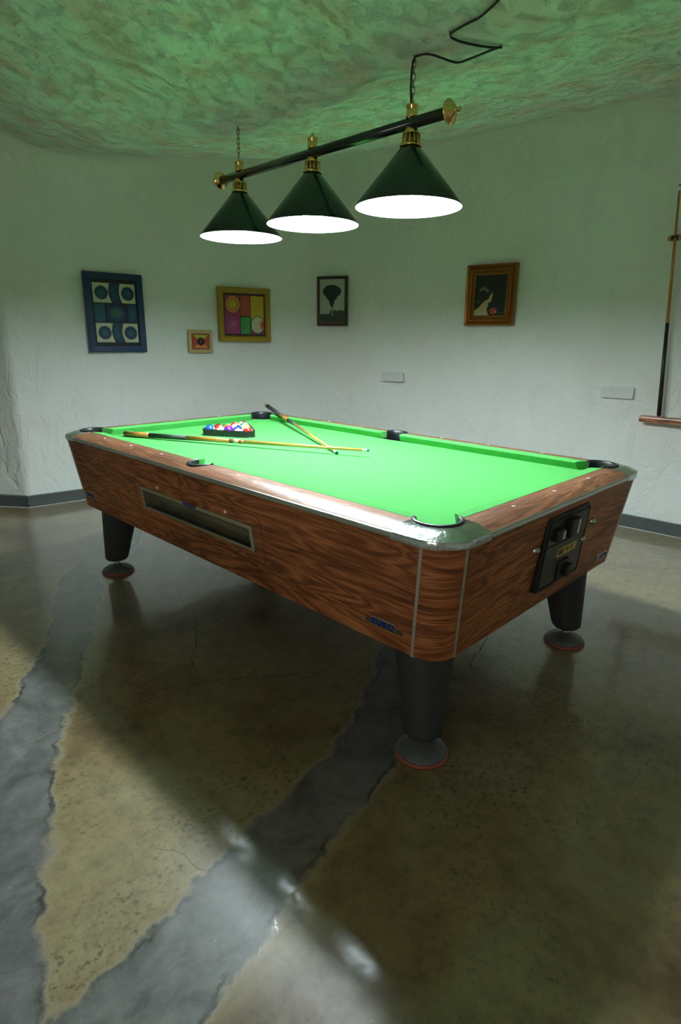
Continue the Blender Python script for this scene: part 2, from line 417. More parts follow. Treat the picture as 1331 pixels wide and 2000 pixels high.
def bump_at(x, y):
    p = Vector((x, y, 0.3)); return .030*mnoise.noise(p*1.3)+.016*mnoise.noise(p*3.7)+.006*mnoise.noise(p*11.0)
def wall_mesh(name, pts, lead=(), tail=()):
    # plaster wall whose top sweeps over into the ceiling; lead/tail only steer the end normals
    P = [Vector((p[0], p[1])) for p in list(lead)+list(pts)+list(tail)]
    out = []; keep = []
    for i, (a, b) in enumerate(zip(P[:-1], P[1:])):
        n = max(1, int((b-a).length/.05)) if len(lead) <= i < len(P)-1-len(tail) else 1
        for k in range(n): out.append(a.lerp(b, k/n)); keep.append(len(lead) <= i < len(P)-1-len(tail))
    out.append(P[-1]); keep.append(not tail)
    if tail: keep[[i for i, k in enumerate(keep) if k][-1]+1] = True
    rows = []; c0 = Vector((.4, 1.0))
    for i, p in enumerate(out):
        if not keep[i]: continue
        t = (out[min(i+1, len(out)-1)]-out[max(i-1, 0)]).normalized(); n = Vector((-t.y, t.x))
        if n.dot(c0-p) < 0: n = -n
        q0 = p+n*COVE; zc = float(ceil_base(np.float64(p.x), np.float64(p.y)))+bump_at(p.x, p.y)
        zt = zc-COVE; row = []
        prof = [(0.0, zt*k/46) for k in range(47)]+[(COVE*(1-math.cos(PI/2*k/14)), None) for k in range(1, 15)]
        for d, z in prof:
            x, y = p.x+n.x*d, p.y+n.y*d
            if z is None:
                c = float(ceil_base(np.float64(x), np.float64(y)))+bump_at(x, y); z = c-(COVE-math.sqrt(max(0, COVE**2-(COVE-d)**2)))
            f = 1-d/COVE
            q = Vector((p.x, p.y, z)); am = min(1.0, z/.35)*f
            amp = (.018*mnoise.noise(q*1.1)+.008*mnoise.noise(q*3.3)+.003*mnoise.noise(q*9.0)-.012)*am
            row.append((x+n.x*amp, y+n.y*amp, z+.0006*(1-f)))
        rows.append(row)
    mb = MB().grid(rows, smooth=True)
    return tag(mb.build(name, M_wall, recalc=False), kind='structure')
iw = 7*12+3
wall_mesh('wall_right', [(3.16, YMIN)]+[tuple(p) for p in W[:iw+1]], tail=[tuple(W[iw+1])])
wall_mesh('wall_left', [tuple(p) for p in W[iw:]]+[(.10, 4.02), (.06, 4.08), (0, 4.16), (-.06, 4.24)], lead=[tuple(W[iw-1])])
wall_mesh('wall_alcove', [(-.06, 4.24), (-.3, 4.54), (-1.1, 5.4), (XMIN, 5.4)])
wall_mesh('wall_front', [(XMIN, YMIN), (3.16, YMIN)])
# rear wall with the daylight window opening
mb = MB()
for y0, y1, z0, z1 in ((YMIN, -2.1, 0, 3.3), (-.5, 5.4, 0, 3.3), (-2.1, -.5, 0, .9), (-2.1, -.5, 2.1, 3.3)):
    mb.box((XMIN-.10, (y0+y1)/2, (z0+z1)/2), (.2, y1-y0, z1-z0))
tag(mb.build('wall_rear', M_wall), kind='structure')
mb = MB()
for y in (-2.07, -1.3, -.53): mb.box((XMIN-.1, y, 1.5), (.06, .05, 1.2))
for z in (.925, 2.075): mb.box((XMIN-.1, -1.3, z), (.06, 1.59, .05))
tag(mb.build('window_1', M_white), kind='structure')

# floor with repair strips (signed width attribute) and cracks as narrow ribbons
BA = [(1.2, 3.9, .14), (.55, 3.15, .14), (.2, 2.6, .13), (-.17, 2.25, .12), (-.5, 1.59, .10), (-.83, 1.08, .115), (-1.06, .74, .16), (-1.27, .3, .19), (-1.45, -.2, .2), (-1.8, -.9, .2)]
BB = [(.75, .75, .02), (.35, .42, .07), (.02, .2, .11), (-.2, .125, .105), (-.4, .095, .11), (-.6, .045, .12), (-.8, -.01, .125), (-1.0, -.05, .12), (-1.25, -.06, .13), (-1.7, -.2, .15)]
def band_val(X, Y):
    best = np.full(X.shape, -9.0)
    for B in (BA, BB):
        for (ax, ay, aw), (bx, by, bw) in zip(B[:-1], B[1:]):
            ex, ey = bx-ax, by-ay; t = np.clip(((X-ax)*ex+(Y-ay)*ey)/(ex*ex+ey*ey), 0, 1)
            best = np.maximum(best, aw+t*(bw-aw)-np.hypot(X-ax-t*ex, Y-ay-t*ey))
    return best
floor, fco = grid_mesh('floor', np.arange(XMIN-.1, 3.36, .03), np.arange(YMIN-.1, 5.5, .03), lambda X, Y: X*0, M_floor, keep=lambda X, Y: dist_contour(X, Y) > -.1)
at = floor.data.attributes.new('band', 'FLOAT', 'POINT'); at.data.foreach_set('value', band_val(fco[:, 0], fco[:, 1]).astype(np.float32))
tag(floor, kind='structure')
def crack(pts, w, mat, name='crack'):
    P = []
    for a, b in zip(pts[:-1], pts[1:]):
        a = Vector(a+(0,)); b = Vector(b+(0,)); n = max(2, int((b-a).length/.012))
        for k in range(n):
            p = a.lerp(b, k/n); j = .008
            P.append(p+Vector((mnoise.noise(p*22)*j*1.4+mnoise.noise(p*90)*j*.5, mnoise.noise(p*22+Vector((5, 5, 5)))*j*1.4+mnoise.noise(p*90+Vector((9, 1, 1)))*j*.5, 0)))
    rows = []
    for i, p in enumerate(P):
        t = (P[min(i+1, len(P)-1)]-P[max(i-1, 0)]).normalized(); n = Vector((-t.y, t.x, 0))
        ww = w*(.35+.9*abs(mnoise.noise(p*30+Vector((2, 3, 4)))))*min(1, .2+4*min(i, len(P)-1-i)/len(P))
        rows.append([p-n*ww+Vector((0, 0, .0007)), p+n*ww+Vector((0, 0, .0007))])
    return MB().grid(rows).build(name, mat, floor)
crack([(-.80, .98), (-.647, .969), (-.533, .923), (-.314, .895), (-.169, .829), (.004, .686), (.25, .55)], .0022, M_crack_d)
crack([(-.95, .99), (-.80, .975), (-.60, .95), (-.45, .915)], .0028, M_crack_l)
crack([(.05, 1.45), (.017, 1.366), (-.093, 1.192), (-.204, 1.054), (-.317, .898)], .0028, M_crack_d)
crack([(-.17, 1.10), (-.24, 1.0), (-.30, .91)], .0030, M_crack_l)
crack([(.059, -.163), (-.013, -.198), (-.113, -.211), (-.217, -.235), (-.234, -.242), (-.30, -.243), (-.382, -.229), (-.446, -.182), (-.518, -.098), (-.55, -.03)], .0014, M_crack_l)
crack([(-.446, -.15), (-.521, -.219), (-.541, -.271), (-.563, -.308)], .0013, M_crack_l)
crack([(-.802, .316), (-.765, .26), (-.744, .235), (-.743, .183), (-.718, .116)], .0012, M_crack_l)
crack([(.67, -.20), (.616, -.247), (.538, -.336), (.492, -.439)], .0013, M_crack_l)
crack([(-.533, -.46), (-.569, -.507), (-.62, -.56)], .0012, M_crack_l)
crack([(1.0, .35), (.85, .28), (.62, .22), (.50, .12)], .0030, M_crack_d)

def wall_dir(i):
    t = W[min(i+1, len(W)-1)]-W[max(i-1, 0)]; t = t/np.hypot(*t); n = np.array([-t[1], t[0]])
    if n @ (np.array([.4, 1.])-W[i]) < 0: n = -n
    return n
def baseboard(name, pts):
    rows = []
    P = [Vector(p) for p in pts]
    for i, p in enumerate(P):
        t = (P[min(i+1, len(P)-1)]-P[max(i-1, 0)]).normalized(); n = Vector((-t.y, t.x))
        if n.dot(Vector((.4, 1.0))-p) < 0: n = -n
        a = p+n*.024; b = p-n*.02
        rows.append([(a.x, a.y, 0), (a.x, a.y, .088), (a.x-n.x*.004, a.y-n.y*.004, .092), (b.x, b.y, .092), (b.x, b.y, 0)])
    o = MB().grid(rows, closed_u=True).build(name, M_base)
    g = MB().grid([[(r[0][0]+(r[0][0]-r[3][0])*.08, r[0][1]+(r[0][1]-r[3][1])*.08, .0), (r[0][0], r[0][1], .005)] for r in rows]).build('grout_line', M_grout, o)
    return tag(o, kind='structure')
baseboard('baseboard_right', [(3.16, YMIN)]+[tuple(p) for p in W[:iw+1]])
baseboard('baseboard_left', [tuple(p) for p in W[iw:]]+[(.125, 3.99)])
baseboard('baseboard_alcove', [(.125, 3.985), (.06, 4.07), (-.3, 4.50), (-1.1, 5.38)])

# ------------------------------------------------------------------ pool table
TABLE = empty('pool_table', (.56, 1.12, 0), 'large pool table with green cloth, rosewood laminate cabinet and black tapered legs', 'pool table')
LX, LY, H, BED = 1.12, 2.24, .818, .782
ZB, ZT = .412, .786
def off(z): return .09+.05*(z-.415)/.37
def mirror(sx, sy):
    return lambda v: Vector((LX-v.x if sx else v.x, LY-v.y if sy else v.y, v.z))
CR = .088
def strip_at(z): return -off(z)+CR     # tangent coordinate of corner rounding

# panels -------------------------------------------------
def face_pt(axis, a, z, out=0.0):
    # axis 'l': near long side (faces -X) ; 's': near short side (faces -Y)
    o = -(off(z)+out)
    return Vector((o, a, z)) if axis == 'l' else Vector((a, o, z))
def face_rect(axis, a0, a1, z0, z1, out, depth, mb, mat=0):
    p = [face_pt(axis, a0, z0, out), face_pt(axis, a1, z0, out), face_pt(axis, a1, z1, out), face_pt(axis, a0, z1, out)]
    q = [face_pt(axis, a0, z0, out-depth), face_pt(axis, a1, z0, out-depth), face_pt(axis, a1, z1, out-depth), face_pt(axis, a0, z1, out-depth)]
    mb.hexa(p+q, mat)
def side_block(mb, axis, a0, a1, z0, z1, length):
    # a0/a1 may be None meaning the sloping strip line
    def A(a, z, far):
        if a is not None: return a
        return length-strip_at(z) if far else strip_at(z)
    P = []
    for o in (0, -.02):
        for a, f, z in ((a0, 0, z0), (a1, 1, z0), (a1, 1, z1), (a0, 0, z1)): P.append(face_pt(axis, A(a, z, f), z, o))
    mb.hexa(P)
WY0, WY1, WZ0, WZ1 = .712, 1.545, .552, .656
mb = MB()
side_block(mb, 'l', None, WY0, ZB, ZT, LY); side_block(mb, 'l', WY1, None, ZB, ZT, LY)
side_block(mb, 'l', WY0, WY1, ZB, WZ0, LY); side_block(mb, 'l', WY0, WY1, WZ1, ZT, LY)
mb.build('side_panel', M_side, TABLE, uvf=lambda c: (c.y, c.z))
mb = MB(); side_block(mb, 'l', None, None, ZB, ZT, LY)
mb.build('side_panel', M_side, TABLE, uvf=lambda c: (c.y+3, c.z), xf=mirror(1, 0))
mb = MB(); side_block(mb, 's', None, None, ZB, ZT, LX)
mb.build('end_panel', M_side, TABLE, uvf=lambda c: (c.x+7, c.z+.3))
mb = MB(); side_block(mb, 's', None, None, ZB, ZT, LX)
mb.build('end_panel', M_side, TABLE, uvf=lambda c: (c.x+11, c.z+.3), xf=mirror(0, 1))
MB().box((LX/2, LY/2, ZB+.012), (LX+.02, LY+.02, .02)).build('underside', M_inside, TABLE)
def corner_pt(z, th, out=0.0):
    c = strip_at(z); R = CR+out
    return Vector((c-R*math.cos(th), c-R*math.sin(th), z))
for sx in (0, 1):
    for sy in (0, 1):
        mb = MB()
        rows = []
        for zi in range(7):
            z = ZB+(ZT-ZB)*zi/6
            ring = [corner_pt(z, PI/2*k/14) for k in range(15)]+[corner_pt(z, PI/2*k/14, -.02) for k in range(14, -1, -1)]
            rows.append(ring)
        mb.grid(rows, closed_u=True, smooth=True)
        mb.add(rows[0], [tuple(range(30))]); mb.add(rows[-1], [tuple(range(30))])
        xf = mirror(sx, sy); sd = sx*2.3+sy*4.1
        def uvf(c, xf=xf, sd=sd):
            q = xf(c); return (math.atan2(-(q.y-0), -(q.x-0))*.11+sd, q.z)
        o = mb.build('corner_post', M_side, TABLE, uvf=uvf, xf=xf)
        es = o.modifiers.new('e', 'EDGE_SPLIT'); es.split_angle = math.radians(50)
        for s in (0, 1):
            m2 = MB(); rws = []
            for z in (ZB-.001, ZT):
                c = strip_at(z)
                if s == 0: pts = [Vector((-off(z)-.0015, c+d, z)) for d in (-.005, .005)]+[Vector((-off(z)+.003, c+d, z)) for d in (.005, -.005)]
                else: pts = [Vector((c+d, -off(z)-.0015, z)) for d in (-.005, .005)]+[Vector((c+d, -off(z)+.003, z)) for d in (.005, -.005)]
                rws.append(pts)
            m2.grid(rws, closed_u=True); m2.add(rws[0], [(0, 1, 2, 3)]); m2.add(rws[1], [(0, 1, 2, 3)])
            m2.build('metal_strip', M_strip, TABLE, xf=xf)

# rails ---------------------------------------------------
EO = .148
def railz(b):
    if b < .085: return H
    t = (b-.085)/(EO-.085)
    return H-.0175*t**1.8
RA = .046
def rail_mesh(length, notch, b0=.045):
    mb = MB(); n = 120 if notch else 30; rows = []
    for i in range(n+1):
        a = RA+(length-2*RA)*i/n; bi = b0
        if notch:
            d = abs(a-length/2)
            if d < .06: bi = max(b0, .052+math.sqrt(max(0, .06**2-d*d)))
        st = [Vector((-(bi+(EO-bi)*k/12), a, railz(bi+(EO-bi)*k/12))) for k in range(13)]
        st += [Vector((-EO, a, .786)), Vector((-bi, a, .786))]
        rows.append(st)
    mb.grid(rows, closed_u=True, smooth=False); mb.add(rows[0], [tuple(range(15))]); mb.add(rows[-1], [tuple(range(15))])
    return mb
swap = lambda v: Vector((v.y, v.x, v.z))
RAILS = [('l', LY, lambda v: v, True), ('l', LY, mirror(1, 0), True), ('s', LX, swap, False), ('s', LX, lambda v: mirror(0, 1)(swap(v)), False)]
def trim_mesh(length):
    prof = [(.1465, .8015), (.150, .8005), (.153, .797), (.154, .791), (.153, .786), (.149, .782), (.139, .782), (.139, .7995)]
    mb = MB(); rows = [[Vector((-b, a, z)) for b, z in prof] for a in (RA-.002, length-RA+.002)]
    mb.grid(rows, closed_u=True); mb.add(rows[0], [tuple(range(8))]); mb.add(rows[1], [tuple(range(8))])
    return mb
for i, (ax, ln, xf, notch) in enumerate(RAILS):
    r = rail_mesh(ln, notch).build('rail', M_rail, TABLE, xf=xf, uvf=(lambda c, i=i: (c.y+i*2.7, c.x*1.0+c.z)) if ax == 'l' else (lambda c, i=i: (c.x+i*2.7, c.y+c.z)))
    trim_mesh(ln).build('rail_trim', M_alu, TABLE, xf=xf)
    sp = [k*.28 for k in range(1, 8) if k != 4] if ax == 'l' else [k*.28 for k in (1, 2, 3)]
    for a in sp:
        MB().lathe([(.0062, 0), (.0068, .0006), (.0055, .0014), (0, .0016)], (-.086, a, H-.0004), n=14, caps=False).build('sight', M_sight, r, xf=xf)

# cushions: three-sided rubber noses with angled ends
def cushion(a0, a1, e0n, e0b, e1n, e1b):
    prof = [(.0475, .8188), (.012, .8178), (.003, .8160), (0, .8135), (.001, .810), (.014, BED+.001), (.0475, BED+.001)]
    mb = MB(); rows = []
    def end(b, n, bk): t = min(1, b/.0475); return n+(bk-n)*t
    for k in range(13):
        t = k/12; rows.append([Vector((-b, (a0+end(b, e0n, e0b))*(1-t)+(a1-end(b, e1n, e1b))*t, z)) for b, z in prof])
    mb.grid(rows, closed_u=True); mb.add(rows[0], [tuple(range(7))]); mb.add(rows[-1], [tuple(range(7))])
    return mb
CN, CB_, SN, SB = .088, .052, .070, .056
for ax, ln, xf, notch in RAILS:
    if notch:
        for a0, a1, args in ((0, ln/2, (CN, CB_, SN, SB)), (ln/2, ln, (SN, SB, CN, CB_))):
            cushion(a0, a1, *args).build('cushion', M_cloth, TABLE, xf=xf)
    else:
        cushion(0, ln, CN, CB_, CN, CB_).build('cushion', M_cloth, TABLE, xf=xf)

# bed with pocket cut-outs
poly = []
E_ = .046
def arc(cx, cy, r, t0, t1, n=12): return [(cx+r*math.cos(t0+(t1-t0)*k/n), cy+r*math.sin(t0+(t1-t0)*k/n)) for k in range(n+1)]
def cornerarc(sx, sy):
    pts = [(x, y) for x, y in arc(-.045, -.045, .062, 0, PI/2, 12)]
    return [(LX-x if sx else x, LY-y if sy else y) for x, y in pts]
half = math.asin(.008/.06)
c00 = cornerarc(0, 0); c10 = cornerarc(1, 0); c11 = cornerarc(1, 1); c01 = cornerarc(0, 1)
poly += c00[::-1]                       # from (-.045,.017) to (.017,-.045)
poly += c10                             # along y=-.045 side
poly += arc(LX+.060, LY/2, .055, -PI+.3, -PI-.3, 10)[::1]
poly += c11[::-1]
poly += c01
poly += arc(-.060, LY/2, .055, .3, -.3, 10)
mbp = MB().prism(poly, BED-.03, BED)
mbp.build('bed', M_cloth, TABLE)

# pocket castings and liners
PC, PR = (-.010, -.010), .066
a_start = math.atan2(.056, -.035); a_end = 2*PI+math.atan2(-.035, .056)
def outer_pts():
    R = .12; c = -.1505+R; out = [(-.1505, .046), (-.1505, .02)]
    out += [(c-R*math.cos(t), c-R*math.sin(t)) for t in [PI/2*k/16 for k in range(17)]]
    out += [(.02, -.1505), (.046, -.1505)]
    return out
OP = outer_pts()
def resample(pts, n):
    d = [0]
    for a, b in zip(pts[:-1], pts[1:]): d.append(d[-1]+math.hypot(b[0]-a[0], b[1]-a[1]))
    o = []
    for k in range(n):
        t = d[-1]*k/(n-1); i = max(j for j in range(len(d)) if d[j] <= t+1e-12); i = min(i, len(pts)-2)
        f = (t-d[i])/(d[i+1]-d[i]) if d[i+1] > d[i] else 0
        o.append((pts[i][0]+(pts[i+1][0]-pts[i][0])*f, pts[i][1]+(pts[i+1][1]-pts[i][1])*f))
    return o
def zrr(x, y):
    R = .12; hx = .1505; qx = max(-x-(hx-R), 0) if x < 0 else 0; qy = max(-y-(hx-R), 0) if y < 0 else 0
    b = hx-R+math.hypot(qx, qy) if (qx or qy) else max(-x, -y)
    return railz(min(EO, b))
K = 41
for sx in (0, 1):
    for sy in (0, 1):
        xf = mirror(sx, sy)
        inner = [(PC[0]+PR*math.cos(a_start+(a_end-a_start)*k/(K-1)), PC[1]+PR*math.sin(a_start+(a_end-a_start)*k/(K-1))) for k in range(K)]
        outer = resample(OP, K)
        rows = []
        for s in range(9):
            t = s/8; row = []
            for (ix, iy), (ox, oy) in zip(inner, outer):
                x = ix+(ox-ix)*t; y = iy+(oy-iy)*t; row.append(Vector((x, y, zrr(x, y)+.0015)))
            rows.append(row)
        rows.append([Vector((p.x+(p.x-PC[0])*.012, p.y+(p.y-PC[1])*.012, p.z-.004)) for p in rows[-1]])
        rows.append([Vector((p.x, p.y, .780)) for p in rows[-1]])
        rows.append([Vector((p.x-(p.x-PC[0])*.10, p.y-(p.y-PC[1])*.10, .780)) for p in rows[-1]])
        rows.append([Vector((x, y, .785)) for x, y in inner])
        mb = MB(); mb.grid(rows, closed_v=True, smooth=True)
        k_ = len(rows)
        mb.add([r[0] for r in rows], [tuple(range(k_))]); mb.add([r[-1] for r in rows], [tuple(range(k_))])
        o = mb.build('corner_casting', M_chrome, TABLE, xf=xf)
        es = o.modifiers.new('e', 'EDGE_SPLIT'); es.split_angle = math.radians(42)
        # rubber liner: rolled lip, wall and floor of the pocket
        mb = MB(); rows = []
        for k in range(K):
            a = a_start-.06+(a_end-a_start+.12)*k/(K-1); cs, sn = math.cos(a), math.sin(a)
            prof = [(PR+.010, H+.0012), (PR+.009, H+.0045), (PR+.004, H+.007), (PR-.002, H+.006), (PR-.006, H+.001), (PR-.007, H-.01), (PR-.007, .70), (PR+.001, .70), (PR+.001, H)]
            rows.append([Vector((PC[0]+r*cs, PC[1]+r*sn, z)) for r, z in prof])
        mb.grid(rows, closed_u=True, smooth=True); mb.add(rows[0], [tuple(range(9))]); mb.add(rows[-1], [tuple(range(9))])
        mb.lathe([(.078, 0), (.078, .004)], (PC[0]-.012, PC[1]-.012, .694), n=28)
        mb.build('pocket_liner', M_rubber, TABLE, xf=xf)
for sx in (0, 1):
    xf = mirror(sx, 0); mb = MB(); rows = []; c = (-.052, LY/2)
    for k in range(31):
        t = -1+2*k/30; a = PI+t*PI*.56; cs, sn = math.cos(a), math.sin(a); wd = .016*(1-abs(t)**3)+.003
        r0 = .052
        zz = [railz(min(EO, abs(c[0]+r*cs))) for r in (r0+wd, r0)]
        prof = [(r0+wd, zz[0]+.0005), (r0+wd-.002, zz[0]+.004), (r0+wd*.4, zz[1]+.0055), (r0, zz[1]+.002), (r0-.001, .80), (r0-.001, .70), (r0+.003, .70), (r0+.003, .80)]
        rows.append([Vector((c[0]+r*cs, c[1]+r*sn, z)) for r, z in prof])
    mb.grid(rows, closed_u=True, smooth=True); mb.add(rows[0], [tuple(range(8))]); mb.add(rows[-1], [tuple(range(8))])
    mb.lathe([(.058, 0), (.058, .004)], (c[0], c[1], .694), n=28)
    mb.build('pocket_liner', M_rubber, TABLE, xf=xf)

# legs ------------------------------------------------------
for sx in (0, 1):
    for sy in (0, 1):
        xf = mirror(sx, sy); mb = MB(); rows = []
        for z, r in ((.425, .102), (.41, .100), (.35, .0945), (.25, .083), (.16, .0715), (.11, .066), (.088, .0625), (.079, .055), (.076, .040)):
            t = max(0, (z-.088)/(.415-.088)); cx = .026+.036*t
            rows.append([Vector((cx+r*math.cos(2*PI*k/36), cx+r*math.sin(2*PI*k/36), z)) for k in range(36)])
        mb.grid(rows, closed_u=True, smooth=True); mb.add(rows[0], [tuple(range(36))]); mb.add(rows[-1], [tuple(range(36))])
        leg = mb.build('leg', M_leg, TABLE, xf=xf)
        MB().lathe([(.011, .03), (.011, .080)], (.026, .026, 0), n=16).lathe([(.016, .046), (.018, .052), (.016, .058)], (.026, .026, 0), n=8).build('foot_spindle', M_steel, leg, xf=xf)
        MB().lathe([(.083, .011), (.084, .014), (.080, .020), (.064, .031), (.042, .040), (.024, .045), (.014, .050), (.013, .053)], (.026, .026, 0), n=44).build('foot_pad', M_pad, leg, xf=xf)
        MB().lathe([(.084, .0), (.0875, .002), (.088, .007), (.0865, .011), (.082, .0115)], (.026, .026, 0), n=44).build('foot_rim', M_padrim, leg, xf=xf)

# window in the long side ------------------------------------
mb = MB(); bw = .014
face_rect('l', WY0, WY1, WZ0, WZ0+.010, .006, .012, mb); face_rect('l', WY0, WY1, WZ1-bw, WZ1, .006, .012, mb)
face_rect('l', WY0, WY0+.020, WZ0+.01, WZ1-bw, .006, .012, mb); face_rect('l', WY1-.012, WY1, WZ0+.01, WZ1-bw, .006, .012, mb)
wf = mb.build('ball_window', M_alu, TABLE, bevel=.002)
mb = MB(); face_rect('l', WY0+.012, WY1-.008, WZ0+.006, WZ1-.006, -.004, .003, mb); mb.build('pane', M_glass, wf)
mb = MB()
y0, y1 = WY0-.005, WY1+.005
mb.add([(-.10, y0, .545), (-.10, y1, .545), (.06, y1, .545), (.06, y0, .545)], [(0, 1, 2, 3)])
mb.add([(.06, y0, .545), (.06, y1, .545), (.06, y1, .675), (.06, y0, .675)], [(0, 1, 2, 3)])
mb.add([(-.10, y0, .675), (-.10, y1, .675), (.06, y1, .675), (.06, y0, .675)], [(3, 2, 1, 0)])
mb.add([(-.10, y0, .545), (.06, y0, .545), (.06, y0, .675), (-.10, y0, .675)], [(0, 1, 2, 3)])
mb.add([(-.10, y1, .545), (.06, y1, .545), (.06, y1, .675), (-.10, y1, .675)], [(3, 2, 1, 0)])
mb.build('recess', M_inside, wf, recalc=False)
mb = MB().hexa([(-.060, y0, .574), (-.060, y1-.06, .586), (-.060, y1-.06, .606), (-.060, y0, .594), (-.045, y0, .574), (-.045, y1-.06, .586), (-.045, y1-.06, .606), (-.045, y0, .594)]); mb.hexa([(.03, y0, .600), (.03, y1-.02, .612), (.03, y1-.02, .665), (.03, y0, .660), (.04, y0, .600), (.04, y1-.02, .612), (.04, y1-.02, .665), (.04, y0, .660)])
mb.build('ball_trough', M_trough, wf)
# oval plate on the window frame
mb = MB(); pts = [(1.128+.052*math.cos(2*PI*k/28), .650+.0085*math.sin(2*PI*k/28)) for k in range(28)]
mb.prism(pts, .006, .0095, lambda a, z, o: face_pt('l', a, z, o)); ov = mb.build('oval_plate', M_blue, wf)
# routed door outline: narrow dark groove, and two knobs
def rrect(a0, a1, z0, z1, r, n=6):
    o = []
    for cx, cy, t0 in ((a1-r, z1-r, 0), (a0+r, z1-r, PI/2), (a0+r, z0+r, PI), (a1-r, z0+r, 1.5*PI)):
        o += [(cx+r*math.cos(t0+PI/2*k/n), cy+r*math.sin(t0+PI/2*k/n)) for k in range(n+1)]
    return o
mb = MB(); mb.tube([face_pt('l', a, z, -.0002) for a, z in rrect(.66, 1.60, .512, .700, .03)], .0012, 6, closed=True)
dr = mb.build('service_door', M_ink, TABLE)
for a in (1.383, .873):
    MB().lathe([(.0075, -.002), (.0075, .003), (.005, .007), (0, .008)], face_pt('l', a, .6765), (-1, 0, 0), 16, caps=False).build('door_knob', M_sight, dr)

# lettering helper --------------------------------------------
def text_part(txt, size, origin, xdir, updir, depth, mat, parent, name='lettering', ital=0.0, sx=1.0, offset=0.0):
    cu = bpy.data.curves.new(name, 'FONT'); cu.body = txt; cu.size = size; cu.extrude = depth/2; cu.align_x = 'CENTER'; cu.shear = ital; cu.offset = offset
    tmp = bpy.data.objects.new('tmp_text', cu); COL.objects.link(tmp)
    dg = bpy.context.evaluated_depsgraph_get(); me = bpy.data.meshes.new_from_object(tmp.evaluated_get(dg))
    bpy.data.objects.remove(tmp); me.name = name
    x = Vector(xdir).normalized(); u = Vector(updir).normalized(); n = x.cross(u)
    Mx = Matrix((x*sx, u, n)).transposed().to_4x4(); Mx.translation = Vector(origin)
    me.transform(Mx); me.materials.clear(); me.materials.append(mat)
    o = bpy.data.objects.new(name, me); COL.objects.link(o); attach(o, parent); return o

def badge(axis, a0, a1, z, label):
    # a0 = reader's left
    d = 1 if a1 > a0 else -1
    lo, hi = min(a0, a1), max(a0, a1)
    mb = MB(); face_rect(axis, lo, hi, z, z+.018, .003, .003, mb)
    p = mb.build('maker_badge', M_dull, TABLE, bevel=.0008); p['label'] = label
    mid = (a0+a1)/2
    mb = MB(); face_rect(axis, mid-.045, mid+.045, z+.004, z+.030, .0042, .004, mb); mb.build('badge_crest', M_chrome, p, bevel=.003)
    o = face_pt(axis, mid, z+.006, .0055); xd = Vector((0, d, 0)) if axis == 'l' else Vector((d, 0, 0))
    ud = face_pt(axis, mid, z+.1)-face_pt(axis, mid, z)
    text_part('EURO', .028, o, xd, ud, .002, M_blue, p, 'badge_lettering', sx=1.2, offset=0)
badge('l', .175, .028, .468, 'chrome badge with blue letters at the near end of the long side')
badge('l', 2.225, 2.10, .474, 'chrome badge with blue letters at the far end of the long side')
badge('s', 1.00, 1.10, .444, 'chrome badge with blue letters on the coin end')

# coin mechanism on the short side ------------------------------
def cp(x, z, o):   # housing front is more upright than the cabinet, so it stands further out at the bottom
    return Vector((x, -(off(z)+o+.05*(.757-z)), z))
mb = MB(); pts = rrect(.420, .752, .484, .757, .022)
mb.prism(pts, -.03, .006, lambda a, z, o: cp(a, z, o)); hs = mb.build('coin_door', M_blackp, TABLE, bevel=.002)
mb = MB(); mb.tube([cp(a, z, .006) for a, z in rrect(.427, .745, .491, .750, .018)], .0035, 6, closed=True)
mb.build('door_rim', M_blackp, hs)
mb = MB(); mb.prism(rrect(.440, .735, .655, .738, .008), .006, .0095, lambda a, z, o: cp(a, z, o)); mb.build('coin_plate', M_blackp2, hs, bevel=.001)
mb = MB(); mb.prism(rrect(.440, .735, .500, .648, .008), .006, .0085, lambda a, z, o: cp(a, z, o)); mb.build('lower_plate', M_blackp2, hs, bevel=.001)
def cbox(name, x0, x1, z0, z1, o0, o1, mat, parent, bev=.002):
    mb = MB(); mb.prism([(x0, z0), (x1, z0), (x1, z1), (x0, z1)], o0, o1, lambda a, z, o: cp(a, z, o)); return mb.build(name, mat, parent, bevel=bev)
sl = cbox('coin_slot', .470, .520, .668, .712, .009, .030, M_blackp, hs, .006)
cbox('slot_insert', .496, .516, .675, .705, .030, .0315, M_alu, sl)
sl = cbox('coin_slot', .556, .622, .665, .732, .009, .034, M_blackp, hs, .005)
cbox('slot_insert', .600, .612, .675, .727, .034, .0355, M_sight, sl)
yl = cbox('price_label', .533, .685, .593, .625, .0085, .0095, M_yellow, hs, 0)
mb = MB()
for a0, a1, z0, z1 in ((.541, .555, .600, .619), (.557, .568, .600, .619), (.570, .581, .600, .610), (.570, .581, .612, .619), (.598, .606, .607, .619), (.609, .617, .604, .616), (.622, .630, .607, .611), (.638, .645, .602, .618), (.649, .658, .603, .606), (.649, .658, .612, .618)):
    mb.prism([(a0, z0), (a1, z0), (a1, z1), (a0, z1)], .0095, .0098, lambda a, z, o: cp(a, z, o))
mb.build('label_print', M_ink, yl)
rc = cbox('coin_return', .560, .640, .500, .572, .008, .016, M_blackp, hs, .004)
cbox('return_flap', .596, .630, .508, .556, .016, .034, M_blackp, rc, .004)
MB().lathe([(.012, .004), (.012, .012), (.009, .016), (0, .017)], cp(.738, .614, 0), (0, -1, .1), 18, caps=False).build('key_lock', M_steel, hs)
for a, z in ((.378, .658), (.822, .664)):
    MB().lathe([(.015, 0), (.015, .004), (.012, .009), (.008, .016), (0, .017)], face_pt('s', a, z, 0), (0, -1, .13), 18, caps=False).build('cabinet_lock', M_steel, TABLE)

